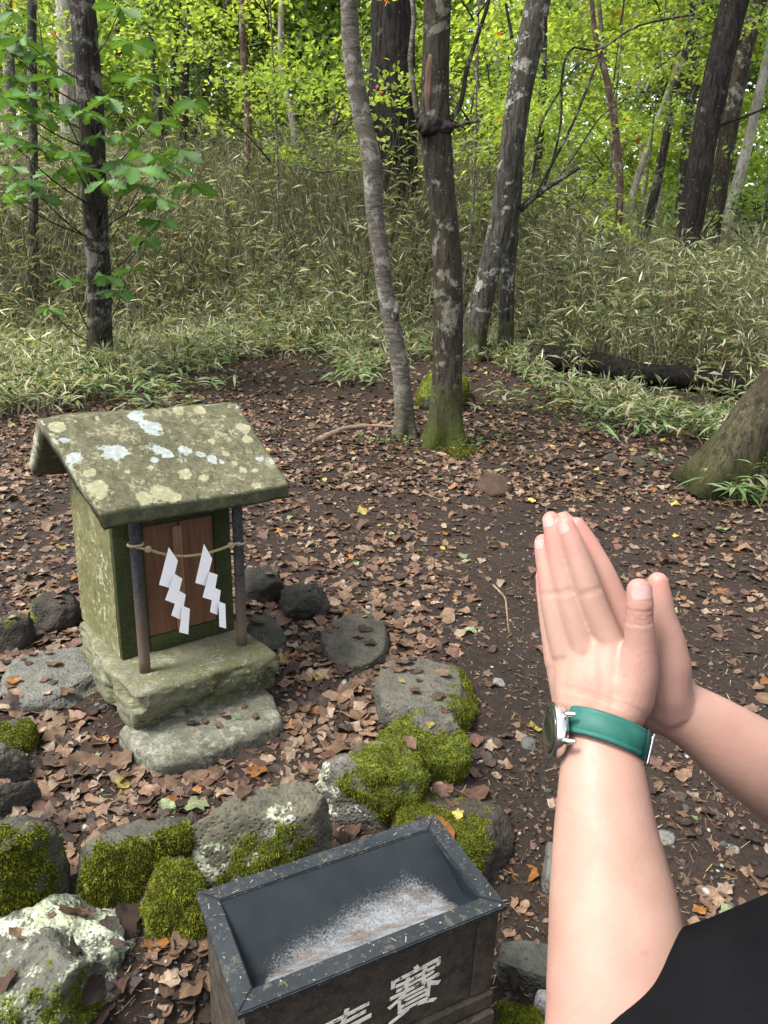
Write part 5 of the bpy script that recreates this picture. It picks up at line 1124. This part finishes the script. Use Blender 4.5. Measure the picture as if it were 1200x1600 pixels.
# knuckle wrinkles of the near thumb and finger joints, tendon relief
def crease(V, c, ax, w_, dep, rad):
    ax = ax / np.linalg.norm(ax); d = (V - c) @ ax; rr_ = np.linalg.norm((V - c) - d[:, None] * ax, axis=1); k = dep * np.exp(-(d / w_) ** 2) * (rr_ < rad) * (np.linalg.norm(V - c, axis=1) < rad * 1.3)
    dirv = (V - c) - d[:, None] * ax; dirv /= np.linalg.norm(dirv, axis=1, keepdims=True) + 1e-9; return V - dirv * k[:, None]
tax = at(998, 920, .574) - at(1000, 1005, .580)
for yy in (950, 957, 963, 970): V = crease(V, at(999, yy, .576), tax, .0010, .0009, .016)
for L, pr in ((near[0], .5), (near[1], .5), (near[2], .5)):
    a, b_ = np.array(L[2]), np.array(L[1]); q = a * (1 - pr) + b_ * pr
    for t in (-.05, 0, .05): qq = q + (b_ - a) * t; V = crease(V, at(*qq[:3]) - .004 * fwd, at(*L[2][:3]) - at(*L[1][:3]), .0011, .0004, .0095)
wax = at(925, 1070, .605) - at(941, 1150, .593)
for yy in (1100, 1106): V = crease(V, at(950, yy, .597), wax + np.array([.02, 0, .0]), .0010, .0005, .04)
# coarse rest of the body, under the clothes
g0 = float(gh(.6, .4)); face = np.array([-.57, .82, 0]); acr = np.array([.82, .57, 0]); tc = np.array([.60, .37, 0])
b2 = Bag()
def ell(c, ax, fr, hz_, bagx, zrot=True):
    Vi, Fi = ico(3); bagx.add(c + Vi[:, :1] * ax * acr + Vi[:, 1:2] * fr * face + Vi[:, 2:] * [0, 0, hz_], Fi)
ell(tc + [0, 0, 1.02], .17, .11, .24, b2); ell(tc + [0, 0, .80], .15, .11, .16, b2); ell(tc + [0, 0, .70], .16, .115, .12, b2)
for s_ in (shL, shR): b2.add(*capsule([s_, tc + [0, 0, 1.14]], [.055, .07]))
b2.add(*capsule([tc + [0, 0, 1.14], tc + [0, 0, 1.27] + face * .01], [.06, .052]))
hd = tc + [0, 0, 1.37] + face * .025; ell(hd, .072, .09, .108, b2); ell(hd - [0, 0, .055] + face * .02, .055, .065, .055, b2)
b2.add(*capsule([hd + face * .088 + [0, 0, .015], hd + face * .105 - [0, 0, .012]], [.007, .012]))
for s_ in (-1, 1): ell(hd + acr * .072 * s_, .008, .018, .030, b2)
for s_ in (-1, 1): b2.add(*capsule([tc + acr * .09 * s_ + [0, 0, .72], tc + acr * .10 * s_ + face * .02 + [0, 0, .40 + g0 / 2], tc + acr * .11 * s_ + [0, 0, g0 + .07]], [.085, .06, .04])); b2.add(*capsule([tc + acr * .11 * s_ + [0, 0, g0 + .045], tc + acr * .115 * s_ + face * .15 + [0, 0, g0 + .03]], [.035, .03]))
Vb, Fb4, Fb3 = remesh(np.concatenate(b2.V), b2.F, .012, 2)
person = thing('person', (tc[0], tc[1], g0), 'person in black short sleeved top holding both palms together before the shrine', 'person')
faces = F4.tolist() + F3.tolist() + (Fb4 + len(V)).tolist() + (Fb3 + len(V)).tolist()
n = NT('skin'); k = n.noise(22, 5, .6); f = n.noise(260, 5, .65); g = n.noise(7, 3)
col = n.mix(n.ramp(k, (.3, 0.), (.7, 1.)), (.248, .148, .113), (.308, .194, .155)); col = n.mix(n.ramp(g, (.45, 0.), (.7, .6)), col, (.30, .15, .125))
pk = n.attr('pink', 'Fac'); col = n.mix(n.math('MULTIPLY', pk, .6), col, (.36, .145, .125))
col = n.mix(n.ramp(n.noise(55, 2, .4), (.72, 0.), (.76, .35)), col, (.24, .10, .075))
M['skin'] = n.fin(col, n.ramp(f, (.3, .42), (.7, .58)), n.bump(n.mix(.5, f, k), .4, .0016), .3, 0, 0, .12)
allV = np.vstack([V, Vb]); pink = np.zeros(len(allV))
for L in near[:4] + farh[:4]: pink += np.exp(-(np.linalg.norm(allV - at(*L[-1][:3]), axis=1) / .018) ** 2)
for L in (near[9], farh[4]): pink += np.exp(-(np.linalg.norm(allV - at(*L[0][:3]), axis=1) / .016) ** 2)
for L in farh[:2]:
    for q in L: pink += .5 * np.exp(-(np.linalg.norm(allV - at(*q[:3]), axis=1) / .016) ** 2)
obj('body', allV, faces, M['skin'], person, {'pink': np.clip(pink, 0, 1)})
M['nail'] = m_simple('fingernail', (.36, .215, .195), (.42, .27, .25), 60, .28, .5, bmp=.02)
def nail(tipc, back, nrmv, r, ln, wang, off=.0002):
    ax = tipc - back; ax /= np.linalg.norm(ax); nv = nrmv - ax * (nrmv @ ax); nv /= np.linalg.norm(nv); sv = np.cross(ax, nv); Vn, Fn = [], []; na, nl = 13, 9
    for i in range(nl):
        u = i / (nl - 1); wl = wang * (math.sin(min(1, .35 + u * 1.3) * math.pi / 2) if u < .5 else math.cos(max(0, (u - .72)) * 2.6))
        for j in range(na):
            a = wl * (2 * j / (na - 1) - 1); Vn.append(tipc + ax * (u - .5) * ln + (nv * math.cos(a) + sv * math.sin(a)) * (r + off - (.0008 if i in (0,) else 0)))
    Fn = [(i * na + j, i * na + j + 1, (i + 1) * na + j + 1, (i + 1) * na + j) for i in range(nl - 1) for j in range(na - 1)]
    obj('fingernail', np.array(Vn), Fn, M['nail'], person)
nail(at(999, 926, .574), at(1000, 950, .574), -fwd, .0093, .0125, .95, .0004)
nail(at(862, 817, .6185), at(866, 836, .617), -fwd - rt * .8, .0073, .010, .7)
nail(at(885, 826, .6095), at(892, 842, .608), -fwd - rt * .8, .0074, .010, .7)
nail(at(849, 852, .6265), at(850, 862, .626), -fwd - rt * .8, .0073, .009, .7)
# shirt
n = NT('black_cotton'); k = n.noise(14, 4); wv = n.noise(900, 2)
M['shirt'] = n.fin(n.mix(n.ramp(k, (.3, 0.), (.7, 1.)), (.0028, .0028, .0034), (.0052, .0052, .0064)), .95, n.bump(n.mix(.3, k, wv), .5, .006), .06)
b3 = Bag()
P = [at(985, 1752, .512), at(1005, 1748, .507), at(1060, 1735, .50), at(1110, 1716, .497), at(1165, 1680, .50), at(1215, 1675, .50), (at(1215, 1675, .50) + shL) / 2, shL]
V, F = tube(smoothpath(np.c_[np.array(P), [.060, .076, .081, .084, .094, .094, .088, .082]], 60)[:, :3], smoothpath(np.c_[np.array(P), [.060, .076, .081, .084, .094, .094, .088, .082]], 60)[:, 3], 36, noise=.05, nscale=11, seed=3); b3.add(V, F)
b3.add(*capsule([eR * .45 + shR * .55, shR], [.075, .075])); ell(tc + [0, 0, 1.00], .195, .13, .28, b3); ell(tc + [0, 0, .80], .185, .135, .18, b3)
for s_ in (shL, shR): b3.add(*capsule([s_, tc + [0, 0, 1.15]], [.075, .078]))
V, F4, F3 = remesh(np.concatenate(b3.V), b3.F, .009, 3); V = V + .007 * np.stack([vn(V * np.array([1, 1, .6]), 16, 4 + k, 2) for k in range(3)], -1)
obj('shirt', V, F4.tolist() + F3.tolist(), M['shirt'], person)
b4 = Bag(); ell(tc + [0, 0, .70], .185, .14, .15, b4)
for s_ in (-1, 1): b4.add(*capsule([tc + acr * .09 * s_ + [0, 0, .72], tc + acr * .10 * s_ + face * .02 + [0, 0, .40 + g0 / 2], tc + acr * .11 * s_ + [0, 0, g0 + .12]], [.105, .082, .07]))
V, F4, F3 = remesh(np.concatenate(b4.V), b4.F, .012, 2); obj('trousers', V, F4.tolist() + F3.tolist(), M['shirt'], person)
M['shoe'] = m_simple('shoe', (.03, .03, .03), (.06, .06, .06), 40, .6)
for s_ in (-1, 1): b5 = Bag(); b5.add(*capsule([tc + acr * .11 * s_ - face * .03 + [0, 0, g0 + .045], tc + acr * .115 * s_ + face * .16 + [0, 0, g0 + .035]], [.048, .042])); b5.obj('shoe', M['shoe'], person)
M['hair'] = m_simple('hair', (.006, .005, .005), (.02, .016, .014), 80, .45, .4)
Vi, Fi = ico(4); keep = ~((Vi[:, 1] > .35) & (Vi[:, 2] < .45)) & (Vi[:, 2] > -.45); Fk = Fi[keep[Fi].all(1)]; Vh = hd + [0, 0, .012] + (Vi[:, :1] * .082 * acr + Vi[:, 1:2] * .098 * face + Vi[:, 2:] * [0, 0, .114]) * (1 + .03 * vn(Vi, 6, 2, 2)[:, None]); obj('hair', Vh, Fk, M['hair'], person)
M['eye'] = m_simple('eye', (.02, .012, .01), (.03, .02, .015), 20, .2)
for s_ in (-1, 1): Vi, Fi = ico(2); obj('eye', hd + acr * .03 * s_ + face * .078 + [0, 0, .02] + Vi * .010, Fi, M['eye'], person)
# wristwatch
A_ = .34 * rt + .86 * up + .36 * fwd; A_ /= np.linalg.norm(A_); e1 = rt - A_ * (rt @ A_); e1 /= np.linalg.norm(e1); e2 = np.cross(A_, e1); e2 = e2 if e2 @ fwd < 0 else -e2
wc = at(944, 1147, .592); ra, rb_ = .0305, .0265
watch = thing('wristwatch', wc - np.array([0, 0, .02]), 'silver wristwatch with green leather strap on the left wrist', 'watch')
M['strap'] = m_simple('green_leather', (.009, .070, .056), (.014, .095, .076), 60, .6, .3, bmp=.3, bd=.001)
M['steel'] = m_simple('polished_steel', (.62, .61, .60), (.74, .73, .72), 20, .16, .5, 1, bmp=.02)
M['dial'] = m_simple('dark_watch_glass', (.012, .014, .010), (.03, .032, .02), 30, .08, .6, bmp=0)
na = 72; ang = np.linspace(math.radians(-160), math.radians(160), na); prof_ = [(-.0098, .0006), (-.0104, .0014), (-.0095, .0024), (-.0080, .0026), (-.0074, .0023), (-.0068, .0028), (0, .0031), (.0068, .0028), (.0074, .0023), (.0080, .0026), (.0095, .0024), (.0104, .0014), (.0098, .0006), (0, .0003)]
Vw = []
for a in ang:
    o_ = math.cos(a) * e1 * ra + math.sin(a) * e2 * rb_; nn_ = math.cos(a) * e1 * rb_ + math.sin(a) * e2 * ra; nn_ /= np.linalg.norm(nn_)
    for (u, r_) in prof_: Vw.append(wc + o_ + nn_ * r_ + A_ * u)
K = len(prof_); Fw = [(i * K + j, i * K + (j + 1) % K, (i + 1) * K + (j + 1) % K, (i + 1) * K + j) for i in range(na - 1) for j in range(K)] + [tuple(range(K)), tuple((na - 1) * K + j for j in range(K))]
obj('strap', np.array(Vw), Fw, M['strap'], watch)
Vs_, Fs_ = [], []                                                   # stitches near both edges
for sg in (-1, 1):
    for q in range(-76, 77, 2):
        for a in (math.radians(q * 2), math.radians(q * 2 + 2.6)):
            o_ = math.cos(a) * e1 * ra + math.sin(a) * e2 * rb_; nn_ = math.cos(a) * e1 * rb_ + math.sin(a) * e2 * ra; nn_ /= np.linalg.norm(nn_)
            Vs_ += [wc + o_ + nn_ * .00285 + A_ * sg * .0071, wc + o_ + nn_ * .00285 + A_ * sg * .0077]
        b_ = len(Vs_) - 4; Fs_.append((b_, b_ + 1, b_ + 3, b_ + 2))
M['thread'] = m_simple('thread', (.03, .14, .115), (.04, .17, .14), 50, .8, .1)
sti = obj('stitching', np.array(Vs_), Fs_, M['thread'], watch, smooth=False); sti['kind'] = 'stuff'
fn = -e1 * .95 - fwd * .16 - up * .20; fn /= np.linalg.norm(fn); cx_ = A_ - fn * (A_ @ fn); cx_ /= np.linalg.norm(cx_); cy_ = np.cross(fn, cx_); cc = wc - e1 * (ra + .0045) + e2 * .002 - A_ * .010
def disc(profile, nm, mat_, seg=56):
    Vd = []; a = np.linspace(0, 2 * math.pi, seg, endpoint=False)
    for (r_, h_) in profile: Vd.append(cc + fn * h_ + r_ * (np.cos(a)[:, None] * cx_ + np.sin(a)[:, None] * cy_))
    k = len(profile); Fd = [(i * seg + j, i * seg + (j + 1) % seg, (i + 1) * seg + (j + 1) % seg, (i + 1) * seg + j) for i in range(k - 1) for j in range(seg)] + [tuple(range(seg))[::-1], tuple((k - 1) * seg + j for j in range(seg))]
    return obj(nm, np.concatenate(Vd), Fd, mat_, watch)
disc([(.015, -.0045), (.0195, -.0035), (.0208, -.001), (.0212, .002), (.0208, .0045), (.0203, .0055), (.0186, .0062), (.0181, .0056)], 'case', M['steel'])
disc([(.0180, .0054), (.0179, .0064), (.0165, .0071), (.010, .0074), (.004, .0075)], 'glass', M['dial'])
for sg in (-1, 1):
    for sw_ in (-1, 1):
        p0 = cc - fn * .0005 + cx_ * sw_ * .0098 + cy_ * sg * .0185; p1 = cc - fn * .006 + cx_ * sw_ * .0098 + cy_ * sg * .0245; V, F = capsule([p0, (p0 + p1) / 2 + fn * .0012, p1], [.0022, .0024, .0015], 10); obj('lug', V, F, M['steel'], watch)
bcn = wc + e1 * (ra + .0038) - e2 * .002; bo = [bcn + A_ * s1 * .0115 + e2 * s2 * .007 for s1, s2 in ((-1, -1), (1, -1), (1, 1), (-1, 1), (-1, -1), (1, -1))]
V, F = tube(np.array([bo[i] + (bo[i + 1] - bo[i]) * t for i in range(4) for t in (0, .12, .5, .88)] + [bo[4]]), .0014, 8); obj('buckle', V, F, M['steel'], watch)
V, F = tube(np.array([bcn - A_ * .0015 + e2 * .007, bcn - e2 * .007]), .0009, 8); obj('buckle_pin', V, F, M['steel'], watch)
kp_ = []
a_ = math.radians(38); 
for k_ in range(2):
    aa = [math.radians(22 + 16 * k_ + d_) for d_ in (-3, 3)]
    Vq = []
    for a in aa:
        o_ = math.cos(a) * e1 * ra + math.sin(a) * e2 * rb_; nn_ = math.cos(a) * e1 * rb_ + math.sin(a) * e2 * ra; nn_ /= np.linalg.norm(nn_)
        for (u, r_) in ((-.0112, .0012), (-.0108, .0036), (0, .0042), (.0108, .0036), (.0112, .0012), (.011, .0030), (0, .0032), (-.011, .0030)): Vq.append(wc + o_ + nn_ * r_ + A_ * u)
    if k_ == 1: obj('strap_keeper', np.array(Vq), [(j, (j + 1) % 8, 8 + (j + 1) % 8, 8 + j) for j in range(8)], M['strap'], watch)
